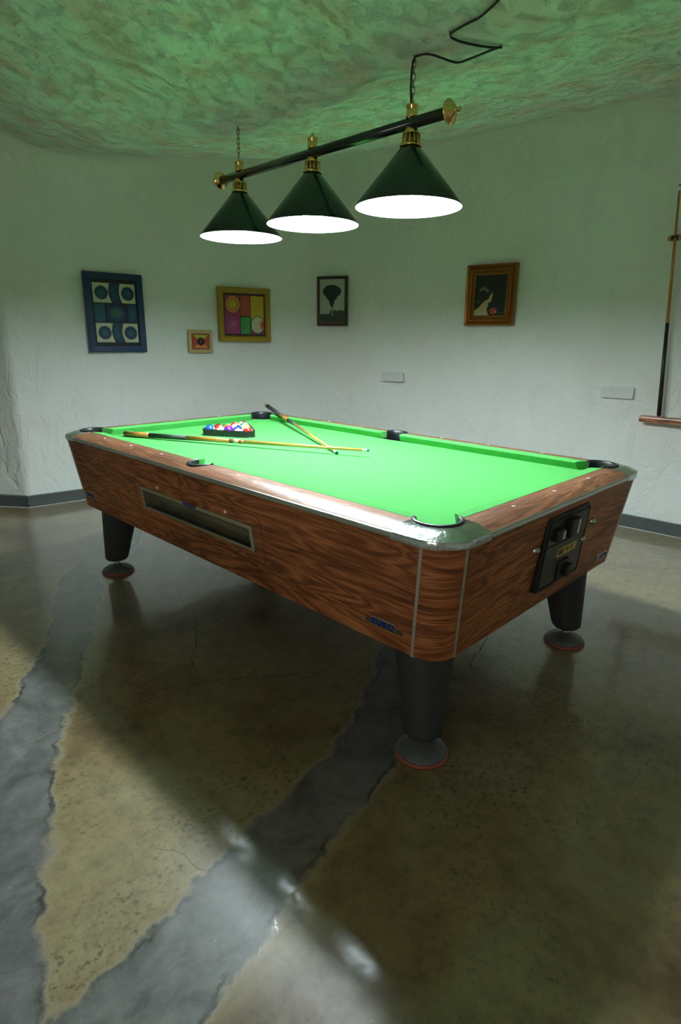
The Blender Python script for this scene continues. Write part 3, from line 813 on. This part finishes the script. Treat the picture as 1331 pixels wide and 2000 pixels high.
# ------------------------------------------------------------------ balls, rack, cues
u = Vector((.497, -.868, 0)); w = Vector((.868, .497, 0))
base = Vector((.530, 1.795, BED)); BR = .0286
cen = base+w*(.31*math.sqrt(3)/6)
R3 = empty('ball_rack', cen, 'black plastic triangle rack holding the balls on the green cloth', 'rack')
def tri(d, r, n=6):
    # rounded triangle: inner distance d from the centroid to each side
    out = []
    V = []
    for k in range(3):
        a = PI/2+2*PI*k/3; V.append((a, 2*(d-r)))
    for a, L_ in V:
        cx, cy = L_*math.cos(a), L_*math.sin(a)
        for j in range(n+1):
            t = a-PI/3+2*PI/3*j/n; out.append((cx+r*math.cos(t), cy+r*math.sin(t)))
    return out
dIn = (4*.0575)*math.sqrt(3)/6+BR+.0035
rows = []
for d, z in ((dIn, .001), (dIn, .036), (dIn+.008, .036), (dIn+.009, .030), (dIn+.0075, .028), (dIn+.0075, .004), (dIn+.009, .002), (dIn+.009, .001)):
    rows.append([cen+u*x+w*y+Vector((0, 0, z)) for x, y in tri(d, BR+.004+(d-dIn), 8)])
mb = MB(); mb.grid(rows, closed_u=True, closed_v=True, smooth=False)
mb.build('rack_frame', M_blackp, R3)

def mat_ball(name, col, stripe):
    m, nt, b = new_mat(name); L = nt.links.new
    tc = N(nt, 'ShaderNodeTexCoord'); sp = N(nt, 'ShaderNodeSeparateXYZ'); L(tc.outputs['Object'], sp.inputs[0])
    ivory = (0.80, 0.78, 0.70)
    if stripe:
        s = mth(nt, 'LESS_THAN', mth(nt, 'ABSOLUTE', sp.outputs[2]), BR*.5); c = mixc(nt, s, ivory, col)
    else:
        c = mixc(nt, 0.0, col, col)
    spot = mth(nt, 'GREATER_THAN', mth(nt, 'ABSOLUTE', sp.outputs[0]), BR*.90)
    L(mixc(nt, spot, c, ivory), b.inputs['Base Color'])
    b.inputs['Roughness'].default_value = 0.08; b.inputs['Coat Weight'].default_value = 0.6; b.inputs['Coat Roughness'].default_value = 0.03
    return m
BC = {'blue': (.01, .10, .42), 'red': (.55, .03, .02), 'purple': (.16, .02, .30), 'orange': (.75, .16, .02), 'yellow': (.80, .50, .02), 'maroon': (.22, .01, .02), 'green': (.01, .22, .06), 'black': (.01, .01, .01), 'navy': (.02, .05, .45)}
grid_balls = [
    [('blue', 0, 'solid blue ball at the left corner of the rack front row'), ('red', 1, 'white ball with red stripe, second in the rack front row'), ('purple', 0, 'solid purple ball in the middle of the rack front row'), ('navy', 1, 'white ball with dark blue stripe, fourth in the rack front row'), ('red', 1, 'white ball with broad red stripe at the right corner of the rack')],
    [('maroon', 0, 'dark red ball behind the blue one in the rack'), ('orange', 0, 'solid orange ball behind the purple one in the rack'), ('black', 1, 'white ball with black stripe in the second row of the rack'), ('yellow', 0, 'solid yellow ball in the second row, at the right of the rack')],
    [('green', 0, 'green ball in the third row of the rack'), ('red', 1, 'white ball with red stripe in the third row of the rack'), ('yellow', 1, 'white ball with yellow stripe in the third row of the rack')],
    [('red', 0, 'solid red ball near the far tip of the rack'), ('green', 1, 'white ball with green stripe near the far tip of the rack')],
    [('maroon', 1, 'white ball with maroon stripe at the far tip of the rack')]]
mats = {}; bm_mesh = None
for r, row in enumerate(grid_balls):
    for i, (cn, st, lab) in enumerate(row):
        key = (cn, st)
        if key not in mats: mats[key] = mat_ball(('striped_' if st else 'solid_')+cn+'_ball', BC[cn], st)
        p = cen+u*((i-(4-r)/2)*.0575)+w*(-(dIn-BR-.0035)+r*.0575*math.sqrt(3)/2); p.z = BED+BR+.0005
        o = MB().sphere((0, 0, 0), BR, 32).build('pool_ball', mats[key])
        o.location = p
        random.seed(r*9+i*5+3)
        o.rotation_euler = (random.uniform(0, 6.28), random.uniform(0, 6.28), random.uniform(0, 6.28))
        if (r, i) == (0, 3): o.rotation_euler = (1.2, .3, 2.4)
        if (r, i) == (0, 1): o.rotation_euler = (1.1, .2, .9)
        tag(o, lab, 'ball', 'balls in the triangle rack')

M_maple = simple('varnished_maple', (0.62, 0.34, 0.09), 0.25, coat=0.8, var=0.15, vscale=30)
M_amber = simple('amber_wood', (0.50, 0.20, 0.035), 0.25, coat=0.8, var=0.3, vscale=40)
M_wrap = simple('dark_grey_wrap', (0.022, 0.028, 0.026), 0.6, bump=(400, 0.4, 0.001))
M_cream = simple('cream_inlay', (0.62, 0.55, 0.38), 0.3)
M_ferr = simple('white_ferrule', (0.80, 0.82, 0.80), 0.3)
M_tip = simple('blue_cue_tip', (0.02, 0.14, 0.25), 0.8)
M_redring = simple('dark_red_ring', (0.18, 0.03, 0.02), 0.3)
def cue(a, b, label, spec, group=None, r0=.0145, r1=.0063, cat='pool cue'):
    a = Vector(a); b = Vector(b); L_ = (b-a).length; ax = (b-a).normalized()
    root = empty('pool_cue', a, label, cat, group)
    for name, t0, t1, mat in spec:
        ra = r0+(r1-r0)*t0; rb = r0+(r1-r0)*t1
        ex = .0006 if name in ('ring', 'inlay') else 0
        MB().lathe([(ra+ex, 0), (rb+ex, (t1-t0)*L_)], a+ax*L_*t0, ax, 24).build(name, mat, root)
    # butt bumper
    MB().lathe([(.004, -.010), (.010, -.009), (.0125, -.004), (.0135, .001)], a, ax, 20).build('bumper', M_rubber, root)
    return root
specA = [('butt_sleeve', .0, .115, M_amber), ('wrap', .115, .285, M_wrap), ('forearm', .285, .47, M_amber), ('ring', .475, .48, M_redring), ('ring', .488, .506, M_cream), ('ring', .514, .52, M_redring), ('joint', .47, .53, M_amber), ('shaft', .53, .978, M_maple), ('ferrule', .978, .994, M_ferr), ('tip', .994, 1.0, M_tip)]
cA = cue((.118, 2.158, BED+.0150), (.668, .863, .8145), 'pool cue lying across the table, its dark grey wrap in front of the ball rack', specA, 'cues lying on the pool table')
a = Vector((.118, 2.158, BED+.0150)); b = Vector((.668, .863, .8145)); ax = (b-a)
for t in (.012, .06):
    MB().lathe([(.0151-.008*t, 0), (.0151-.008*t-.0003, .030)], a+ax*t, ax, 4).build('inlay', M_cream, cA)
specB = [('butt_sleeve', 0, .03, M_amber), ('wrap', .03, .27, M_wrap), ('inlay_sleeve', .27, .40, M_amber), ('dark_sleeve', .40, .50, M_wrap), ('shaft', .50, .976, M_maple), ('ferrule', .976, .992, M_ferr), ('tip', .992, 1.0, M_tip)]
cB = cue((1.299, 2.415, .8505), (.608, 1.010, BED+.0072), 'pool cue leaning over the far corner pocket with its blue tip on the cloth', specB, 'cues lying on the pool table')
a = Vector((1.299, 2.415, .8505)); b = Vector((.608, 1.010, BED+.0072)); ax = b-a
for t in (.29, .33, .37):
    MB().lathe([(.0138, 0), (.0136, .022)], a+ax*t, ax, 5).build('inlay', M_redring, cB)

# ------------------------------------------------------------------ lamp
LAMP = empty('billiard_lamp', (.56, 1.13, 1.78), 'three-shade billiard lamp with dark green conical shades on a brass-ended bar, hanging by chains', 'hanging lamp')
ZBAR = 2.055; LYS = (.601, 1.126, 1.643)
MB().cyl((.56, .445, ZBAR), (.56, 1.79, ZBAR), .019, n=24).build('bar', M_bar, LAMP)
for y, s in ((.431, -1), (1.805, 1)):
    prof = [(.019, -.028), (.022, -.022), (.038, -.018), (.040, -.012), (.036, -.010), (.030, -.004), (.026, .0), (.018, .003), (.012, .010), (.007, .013), (.006, .020), (.009, .024), (.007, .030), (0, .033)]
    prof = [(r, z+.016) for r, z in prof]
    MB().lathe(prof, (.56, y-s*.008, ZBAR), (0, s, 0), 36, caps=False).build('end_cap', M_brass, LAMP)
SR = .200
for k, y in enumerate(LYS):
    mb = MB(); z0 = 1.779; z1 = 1.982
    mb.lathe([(SR, z0), (SR+.001, z0+.002), (.034, z1), (.030, z1+.003)], (.56, y, 0), n=64, mat=0, caps=False)
    mb.lathe([(SR, z0), (SR-.003, z0+.001), (.031, z1-.002), (0, z1-.002)], (.56, y, 0), n=64, mat=1, caps=False)
    sh = mb.build('lamp_shade', [M_shade, M_shadein], LAMP)
    # pierced brass gallery
    mb = MB()
    mb.lathe([(.041, 1.978), (.043, 1.982), (.041, 1.987), (.036, 1.990), (.033, 1.992)], (.56, y, 0), n=32)
    mb.lathe([(.030, 2.020), (.0295, 2.026), (.024, 2.036), (.014, 2.042), (.010, 2.044)], (.56, y, 0), n=32)
    for j in range(12):
        a = 2*PI*j/12
        mb.tube([(.56+r*math.cos(a), y+r*math.sin(a), z) for r, z in ((.0335, 1.989), (.0318, 2.000), (.0315, 2.012), (.0295, 2.022))], .0028, 6)
    g_ = mb.build('gallery', M_brass, sh)
    MB().lathe([(.024, 1.988), (.023, 2.02)], (.56, y, 0), n=24).build('lamp_holder', M_brassd, g_)
    MB().sphere((.56, y, 1.845), .054, 24).build('bulb', M_bulb, sh)
    MB().lathe([(.014, 1.895), (.014, 1.978)], (.56, y, 0), n=16).build('bulb_socket', M_white, sh)
    MB().lathe([(.009, 2.068), (.021, 2.072), (.022, 2.078), (.0205, 2.081), (.0205, 2.104), (.0225, 2.107), (.0215, 2.112), (.010, 2.116), (.006, 2.122), (.007, 2.127), (0, 2.131)], (.56, y, 0), n=28, caps=False).build('finial', M_brass, LAMP)
def chain(x, y, z0, z1):
    ll, wd, wr = .026, .0068, .0017; z = z0; k = 0; mb = MB()
    while z < z1-.004:
        pts = []
        for j in range(16):
            t = 2*PI*j/16; h = math.cos(t)*wd; v = math.sin(t)*wd+(ll/2-wd)*(1 if math.sin(t) >= 0 else -1)
            a = (k % 2)*PI/2+.5
            pts.append((x+h*math.cos(a), y+h*math.sin(a), z+ll/2+v))
        mb.tube(pts, wr, 6, closed=True); z += ll-wr*3.4; k += 1
    return mb.build('chain', M_chain, LAMP)
def ceil_at(x, y):
    X = np.array([[x]]); Y = np.array([[y]]); return float(zceil(X, Y)[0, 0])
for y in (LYS[0], LYS[2]):
    zc = ceil_at(.56, y); chain(.56, y, 2.124, zc)
    MB().tube([(.56, y, zc+.03), (.56, y, zc-.005), (.566, y, zc-.014), (.56, y, zc-.020), (.554, y, zc-.012)], .002, 6).build('ceiling_hook', M_steel, LAMP)


# cable: stapled to the ceiling in a zigzag, then down the near chain
pts = []
for (x0, y0), (x1, y1) in (((.36, .04), (.45, .21)), ((.45, .21), (.49, .30)), ((.49, .30), (.512, .417)), ((.512, .417), (.53, .428)), ((.53, .428), (.56, .418)), ((.56, .418), (.62, .390)), ((.62, .39), (.70, .345))):
    for k in range(8):
        t = k/8; x = x0+(x1-x0)*t; y = y0+(y1-y0)*t; pts.append((x, y, ceil_at(x, y)-.008))
pts.append((.703, .343, ceil_at(.70, .345)-.006))
hang = [(.685, .37, 2.252), (.66, .423, 2.238), (.64, .461, 2.229), (.625, .482, 2.231), (.60, .508, 2.241), (.585, .542, 2.256), (.575, .568, 2.262), (.565, .587, 2.260), (.553, .593, 2.252), (.547, .598, 2.226), (.545, .599, 2.178), (.548, .600, 2.140), (.553, .601, 2.112)]
sm = [tuple(p) for p in catmull([pts[-1]]+hang, 5)]
cb = MB().tube(pts+sm[1:], .0036, 8).build('power_cable', M_cable)
tag(cb, 'black cable zigzagging across the ceiling and down the near lamp chain', 'cable')
for q in (pts[24], pts[-1]):
    MB().tube([(q[0]-.006, q[1], q[2]+.006), (q[0]-.004, q[1], q[2]-.004), (q[0]+.004, q[1], q[2]-.004), (q[0]+.006, q[1], q[2]+.006)], .0015, 6).build('cable_clip', M_cable, cb)

# ------------------------------------------------------------------ pictures on the walls
def flat(name, col, rough=0.6, var=0.25, vs=30, **k): return simple(name, col, rough, var=var, vscale=vs, **k)
class Pic:
    def __init__(s, c, xd, w, h, label, cat='picture'):
        s.c = Vector(c); s.x = Vector(xd).normalized(); s.u = Vector((0, 0, 1)); s.n = s.x.cross(s.u)*1.0
        s.n = -s.n if s.n.dot(Vector((.4, 1, 1.4))-s.c) < 0 else s.n
        s.w, s.h = w, h; s.root = empty('framed_picture', s.c-s.u*h/2, label, cat)
    def fn(s, a, b, o): return s.c+s.x*a+s.u*b+s.n*o
    def frame(s, bw, prof, mat, bevel=0):
        # profile (inset, out) swept round the rectangle, mitred
        mb = MB(); rows = []
        for ins, o in prof:
            a = s.w/2-ins; b = s.h/2-ins
            rows.append([s.fn(x*a, y*b, o) for x, y in ((-1, -1), (1, -1), (1, 1), (-1, 1))])
        mb.grid(rows, closed_u=True, closed_v=True)
        return mb.build('frame', mat, s.root, bevel=bevel)
    def panel(s, inset, out, mat, name='painting'):
        mb = MB(); a = s.w/2-inset; b = s.h/2-inset
        mb.prism([(-a, -b), (a, -b), (a, b), (-a, b)], -.012, out, s.fn); return mb.build(name, mat, s.root)
    def shapes(s, parent, items, base):
        # painted areas as thin layers of one mesh
        mb = MB(); mats = []; 
        for k, (poly, mat) in enumerate(items):
            if mat not in mats: mats.append(mat)
            mb.prism(poly, base-.0004, base+.0002*(k+1), s.fn, mats.index(mat))
        return mb.build('painted_design', mats, parent)
def R_(x0, x1, y0, y1): return [(x0, y0), (x1, y0), (x1, y1), (x0, y1)]
def E_l(cx, cy, rx, ry, n=28): return [(cx+rx*math.cos(2*PI*k/n), cy+ry*math.sin(2*PI*k/n)) for k in range(n)]
def star(cx, cy, r0, r1, n=22, sy=1.0): return [(cx+(r1 if k % 2 else r0)*math.cos(PI*k/n), cy+sy*(r1 if k % 2 else r0)*math.sin(PI*k/n)) for k in range(2*n)]

# blue picture
c_cream = flat('cream_paint', (.52, .52, .36)); c_navy = flat('navy_paint', (.002, .012, .045)); c_blue = flat('blue_paint', (.003, .032, .10)); c_teal = flat('teal_paint', (.006, .07, .11)); c_tg = flat('green_teal_paint', (.03, .10, .07)); c_blk = flat('black_paint', (.004, .006, .008))
c_bframe = flat('deep_blue_frame', (.001, .026, .085), .5, .35, 12)
p = Pic((.922, 3.836, 1.485), (.461, -.056, 0), .458, .598, 'blue framed picture of four spiky blue circles on cream squares, left wall')
p.frame(0, [(0, -.015), (0, .016), (.006, .020), (.048, .018), (.052, .008), (.052, -.015)], c_bframe)
pn = p.panel(.050, .006, c_blk)
it = []
ax_, ay_ = .165, .235
for sy in (1, -1):
    yc = sy*.150
    it.append((R_(-.165, .165, yc-.073, yc+.073), c_cream))
    band_l = [(-.032+.004*k/5-.016*math.sin(PI*(k/10)), yc+.073-.146*k/10) for k in range(11)]
    it.append((band_l+[(x+.082, y) for x, y in band_l[::-1]], c_blk))
    it.append(([(x+.006, y) for x, y in band_l]+[(x+.076, y) for x, y in band_l[::-1]], c_blue))
    it.append(([(x+.022, y*1.0) for x, y in band_l[2:-2]]+[(x+.055, y) for x, y in band_l[2:-2][::-1]], c_teal))
    for cx in (-.100, .106):
        it += [(star(cx, yc, .057, .046, 24), c_navy), (E_l(cx, yc, .040, .042), c_blue), (E_l(cx, yc, .027, .029), c_teal), (E_l(cx, yc, .014, .015), c_tg)]
it += [(R_(-.165, -.085, -.068, .068), c_teal), (R_(-.075, .085, -.068, .068), c_navy), (E_l(.005, 0, .068, .055), c_blue), (E_l(.005, 0, .045, .040), c_tg), (R_(.095, .165, -.068, .068), c_blue), (E_l(.130, 0, .026, .050), c_teal)]
p.shapes(pn, it, .0062)

# yellow picture
c_yf = flat('mustard_frame', (.34, .21, .010), .55, .3, 60); c_mar = flat('maroon_paint', (.045, .006, .02)); c_mag = flat('magenta_paint', (.30, .03, .14), .6, .5, 50); c_red = flat('red_orange_paint', (.40, .06, .025), .6, .35, 60); c_yel = flat('yellow_paint', (.48, .36, .012)); c_gre = flat('green_paint', (.05, .26, .06), .6, .6, 50); c_org = flat('orange_paint', (.60, .22, .03)); c_pale = flat('pale_cream_paint', (.50, .50, .33)); c_lime = flat('lime_paint', (.38, .42, .03)); c_pink = flat('pink_line_paint', (.45, .16, .24))
p = Pic((2.054, 3.655, 1.508), (.479, -.130, 0), .495, .466, 'mustard framed picture of bright coloured panels with two circles, near the room corner')
p.frame(0, [(0, -.03), (0, .022), (.005, .028), (.035, .026), (.05, .010), (.05, -.03)], [c_yf])
pn = p.panel(.045, .008, c_mar)
it = [(R_(-.185, -.045, -.165, .165), c_mag), (R_(-.045, .050, -.010, .165), c_red), (R_(-.042, .050, -.165, -.018), c_gre), (R_(.058, .185, -.165, .165), c_yel), (R_(.058, .185, -.165, -.135), c_mag), (R_(-.046, -.041, -.165, .165), c_blk), (R_(.050, .057, -.165, .165), c_blk), (R_(-.045, .052, -.019, -.013), c_blk),
      (E_l(-.112, .088, .073, .080), c_blk), (E_l(-.112, .088, .068, .075), c_org), (star(-.112, .088, .058, .036, 14, 1.1), c_red), (star(-.112, .088, .046, .030, 14, 1.1), c_yel), (E_l(-.112, .088, .02, .022), c_lime),
      (E_l(.122, -.085, .066, .078), c_blk), (E_l(.122, -.085, .061, .073), c_pale), (E_l(.160, -.085, .022, .040), c_org), (E_l(.170, -.085, .012, .028), c_red)]
for k in range(5): it.append((R_(-.150+.0*k, -.080, -.062-.018*k, -.059-.018*k), c_pink))
for a in range(6):
    t = a*PI/6; dx, dy = math.cos(t), math.sin(t); cx, cy = -.115, -.075
    it.append(([(cx+dx*.052-dy*.0015, cy+dy*.052+dx*.0015), (cx-dx*.052-dy*.0015, cy-dy*.052+dx*.0015), (cx-dx*.052+dy*.0015, cy-dy*.052-dx*.0015), (cx+dx*.052+dy*.0015, cy+dy*.052-dx*.0015)], c_pink))
p.shapes(pn, it, .0082)

# small square picture
c_sf = flat('pale_straw_frame', (.50, .36, .17), .6, .3, 60)
p = Pic((1.634, 3.748, 1.273), (.229, -.033, 0), .222, .188, 'small square orange picture in a scalloped straw frame, below the mustard one', 'picture')
mb = MB(); poly = []
for (x0, y0), (x1, y1), n in (((-.111, -.094), (.111, -.094), 15), ((.111, -.094), (.111, .094), 13), ((.111, .094), (-.111, .094), 15), ((-.111, .094), (-.111, -.094), 13)):
    for k in range(n*2):
        t = k/(n*2); e = .004 if k % 2 else 0; nx, ny = (y1-y0), -(x1-x0); l = math.hypot(nx, ny)
        poly.append((x0+(x1-x0)*t+nx/l*e, y0+(y1-y0)*t+ny/l*e))
mb.prism(poly, -.012, .012, p.fn); fr = mb.build('frame', c_sf, p.root)
it = [(star(0, 0, .0001, .0001, 3), c_mar), (R_(-.083, .083, -.066, .066), c_mar), (R_(-.078, .078, -.061, .061), c_red)]
it += [([(-.07, .055), (.07, .055), (.02, .01), (-.02, .01)], c_lime), ([(-.07, -.055), (.07, -.055), (.02, -.01), (-.02, -.01)], c_org), ([(-.074, .05), (-.074, -.05), (-.025, -.008), (-.025, .008)], c_red), (E_l(0, 0, .036, .034), c_mar), (star(0, 0, .030, .018, 8), c_blk), (E_l(0, 0, .012, .011), flat('dusky_paint', (.16, .07, .06)))]
p.shapes(fr, it[1:], .0122)

# photograph of a tree
c_wf = mat_laminate('dark_picture_frame_wood', (.02, .006, .003), (.075, .022, .010), (.15, .05, .02), .35, .3)
c_print = flat('grey_print_sky', (.40, .40, .34), .5, .06, 8); c_crown = flat('print_dark_crown', (.012, .018, .015), .5, .6, 60); c_trunk = flat('print_pale_trunk', (.17, .18, .14)); c_bush = flat('print_undergrowth', (.03, .045, .028), .5, .9, 70); c_red2 = flat('print_red_ground', (.08, .03, .018))
p = Pic((2.664, 3.135, 1.638), (.117, -.271, 0), .295, .430, 'dark wood framed print of a single umbrella-shaped tree, back wall', 'picture')
f = p.frame(0, [(0, -.02), (0, .016), (.004, .020), (.020, .018), (.026, .010), (.026, -.02)], c_wf)
pn = p.panel(.024, .008, c_print, 'print')
def blob(cx, cy, rx, ry, amp, sd, n=40):
    return [(cx+(rx*(1+amp*mnoise.noise(Vector((math.cos(t)*3, math.sin(t)*3, sd)))))*math.cos(t), cy+(ry*(1+amp*mnoise.noise(Vector((math.cos(t)*3, math.sin(t)*3, sd+7)))))*math.sin(t)) for t in [2*PI*k/n for k in range(n)]]
hills = [(-.120, -.115)]+[(-.120+.240*k/24, -.100+.018*mnoise.noise(Vector((k*.7, 3, 1)))+(.02 if k > 9 else -.01)) for k in range(25)]+[(.120, -.185), (-.120, -.185)]
it = [(hills, c_bush), (R_(-.08, .10, -.187, -.172), c_red2), ([(-.012, -.125), (.012, -.125), (.008, -.04), (-.006, -.04)], c_trunk), ([(-.014, -.045), (.012, -.045), (.030, .020), (-.036, .020)], c_crown), ([(-.040, .012), (.034, .012), (.080, .075), (-.088, .070)], c_crown), (blob(-.002, .085, .090, .055, .10, 2.0), c_crown)]
p.shapes(pn, it, .0082)

# portrait in gilt frame
c_gilt = simple('red_gold_gilt', (.30, .115, .020), .28, .6, var=.35, vscale=30, bump=(60, .2, .002)); c_dk = flat('dark_portrait_ground', (.006, .010, .007)); c_skin = flat('portrait_skin', (.48, .34, .17), .5, .15); c_shawl = flat('portrait_white_cloth', (.50, .46, .30)); c_hair = flat('portrait_dark_hair', (.012, .006, .006)); c_scarf = flat('portrait_scarf', (.14, .14, .07)); c_flow = flat('portrait_red_flower', (.38, .035, .015), .5, .5, 80); c_leaf = flat('portrait_leaf', (.02, .07, .03))
p = Pic((2.987, 1.690, 1.652), (.055, -.408, 0), .412, .455, 'wide gilt framed painting of a dark-haired person seen from behind, back wall', 'picture')
fr = p.frame(0, [(0, -.02), (0, .020), (.006, .027), (.020, .020), (.026, .016), (.030, .026), (.042, .038), (.054, .030), (.062, .016), (.070, .016), (.078, .010), (.078, -.02)], [c_gilt])
pn = p.panel(.075, .006, c_dk, 'painting')
p.shapes(pn, [([(-.128, -.148), (-.128, -.115), (-.085, -.085), (-.055, -.045), (-.015, -.03), (.002, .0), (.012, .048), (.018, .035), (.020, -.012), (.006, -.055), (-.010, -.052), (-.016, -.085), (-.022, -.110), (-.005, -.148)], c_skin),
              ([(-.128, -.150), (-.085, -.122), (-.035, -.118), (.004, -.150)], c_shawl), (blob(-.058, .020, .060, .055, .2, 4.), c_hair), (blob(-.010, .045, .030, .045, .1, 9.), c_hair), (blob(-.082, -.030, .036, .034, .2, 1.), c_hair), ([(-.095, .045), (-.05, .068), (-.012, .035), (-.022, .018), (-.055, .045), (-.09, .03)], c_scarf), (blob(-.095, -.045, .018, .016, .2, 3.), c_leaf),
              (blob(.035, -.118, .030, .026, .3, 6.), c_flow), ([(.050, -.125), (.090, -.122), (.075, -.140)], c_leaf), (blob(.052, -.125, .008, .006, .1, 2.), c_shawl)], .0062)

# ------------------------------------------------------------------ socket strips
def socket_strip(c, xd, w, h, order, label):
    c = Vector(c); x = Vector(xd).normalized(); u_ = Vector((0, 0, 1)); n = x.cross(u_)
    if n.dot(Vector((.4, 1, 1.4))-c) < 0: n = -n
    fn = lambda a, b, o: c+x*a+u_*b+n*o
    root = empty('wall_socket_plate', c-u_*h/2, label, 'socket')
    mb = MB(); mb.prism(rrect(-w/2, w/2, -h/2, h/2, .006), -.02, .010, fn); mb.build('cover_frame', M_white, root, bevel=.0015)
    mw = (w-.014)/3
    for k, kind in enumerate(order):
        cx = (k-1)*mw
        if kind == 'socket':
            mb = MB(); mb.prism(R_(cx-mw/2+.002, cx+mw/2-.002, -h/2+.009, h/2-.009), .007, .0092, fn); s_ = mb.build('socket', M_white, root, bevel=.001)
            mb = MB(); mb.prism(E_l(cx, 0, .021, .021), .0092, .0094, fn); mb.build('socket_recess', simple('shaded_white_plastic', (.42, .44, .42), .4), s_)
            mb = MB(); mb.prism(E_l(cx-.009, .0, .0035, .0035, 12), .0094, .0099, fn); mb.prism(E_l(cx+.009, .0, .0035, .0035, 12), .0094, .0099, fn); mb.prism(R_(cx-.003, cx+.003, -.021, -.016), .0094, .0099, fn); mb.prism(R_(cx-.003, cx+.003, .016, .021), .0094, .0099, fn); mb.build('contact', M_ink, s_)
        else:
            mb = MB(); q = [fn(cx-mw/2+.003, -h/2+.009, .007), fn(cx+mw/2-.003, -h/2+.009, .007), fn(cx+mw/2-.003, h/2-.009, .007), fn(cx-mw/2+.003, h/2-.009, .007)]
            f_ = [fn(cx-mw/2+.003, -h/2+.009, .009), fn(cx+mw/2-.003, -h/2+.009, .009), fn(cx+mw/2-.003, h/2-.009, .0125), fn(cx-mw/2+.003, h/2-.009, .0125)]
            mb.hexa(f_+q); mb.build('switch_rocker' if kind == 'switch' else 'blank_module', M_white, root, bevel=.001)
socket_strip((2.853, 2.548, .986), (.046, -.207, 0), .212, .078, ('socket', 'blank', 'blank'), 'white wall plate with a socket at its left end, between and below two pictures')
socket_strip((3.090, .661, .965), (.010, -.218, 0), .218, .080, ('switch', 'switch', 'socket'), 'white wall plate with two switches and a socket, left of the cue rack')

# ------------------------------------------------------------------ wall cue rack and its cue
M_rackw = mat_laminate('cue_rack_wood', (.05, .014, .004), (.26, .085, .025), (.55, .24, .09), .35, .5, 2.0)
M_rackend = simple('light_turned_wood', (.45, .25, .10), .4)
RK = empty('cue_rack', (3.10, .2, .78), 'wooden wall cue rack with striped bottom shelf and black clip, right edge of the photo', 'rack')
mb = MB(); rows = []
for y in (.476, .472, -.25):
    g = .004 if y == .476 else 0
    prof = [(3.15, .779+g), (3.052, .779+g), (3.042+g, .784), (3.040+g, .790), (3.046+g, .797), (3.046+g, .801), (3.040+g, .808), (3.042+g, .817), (3.052, .822-g), (3.15, .822-g)]
    rows.append([(x, y, z) for x, z in prof])
mb.grid(rows, closed_u=True); mb.add(rows[0], [tuple(range(10))]); mb.add(rows[-1], [tuple(range(10))])
mb.build('shelf', M_rackw, RK, uvf=lambda c: (c.y, c.z*.5+c.x*.3))
mb = MB().box((3.105, .12, 1.955), (.06, .72, .030)); mb.build('clip_rail', M_rackend, RK, bevel=.006)
mb = MB(); mb.tube([(3.068+.017*math.cos(t), .436+.017*math.sin(t), 1.955) for t in [PI+PI*1.5*(k/14)-PI*.75 for k in range(15)]], .0055, 8); mb.box((3.08, .436, 1.955), (.02, .044, .030)); mb.build('cue_clip', M_blackp, RK, bevel=.002)
specW = [('wrap', 0, .42, M_blackp), ('shaft', .42, .975, M_amber), ('ferrule', .975, .992, M_ferr), ('tip', .992, 1.0, M_tip)]
cue((3.068, .358, .8350), (3.068, .452, 2.262), 'pool cue with black lower half standing upright in the wall rack', specW, r0=.0145, r1=.0065)
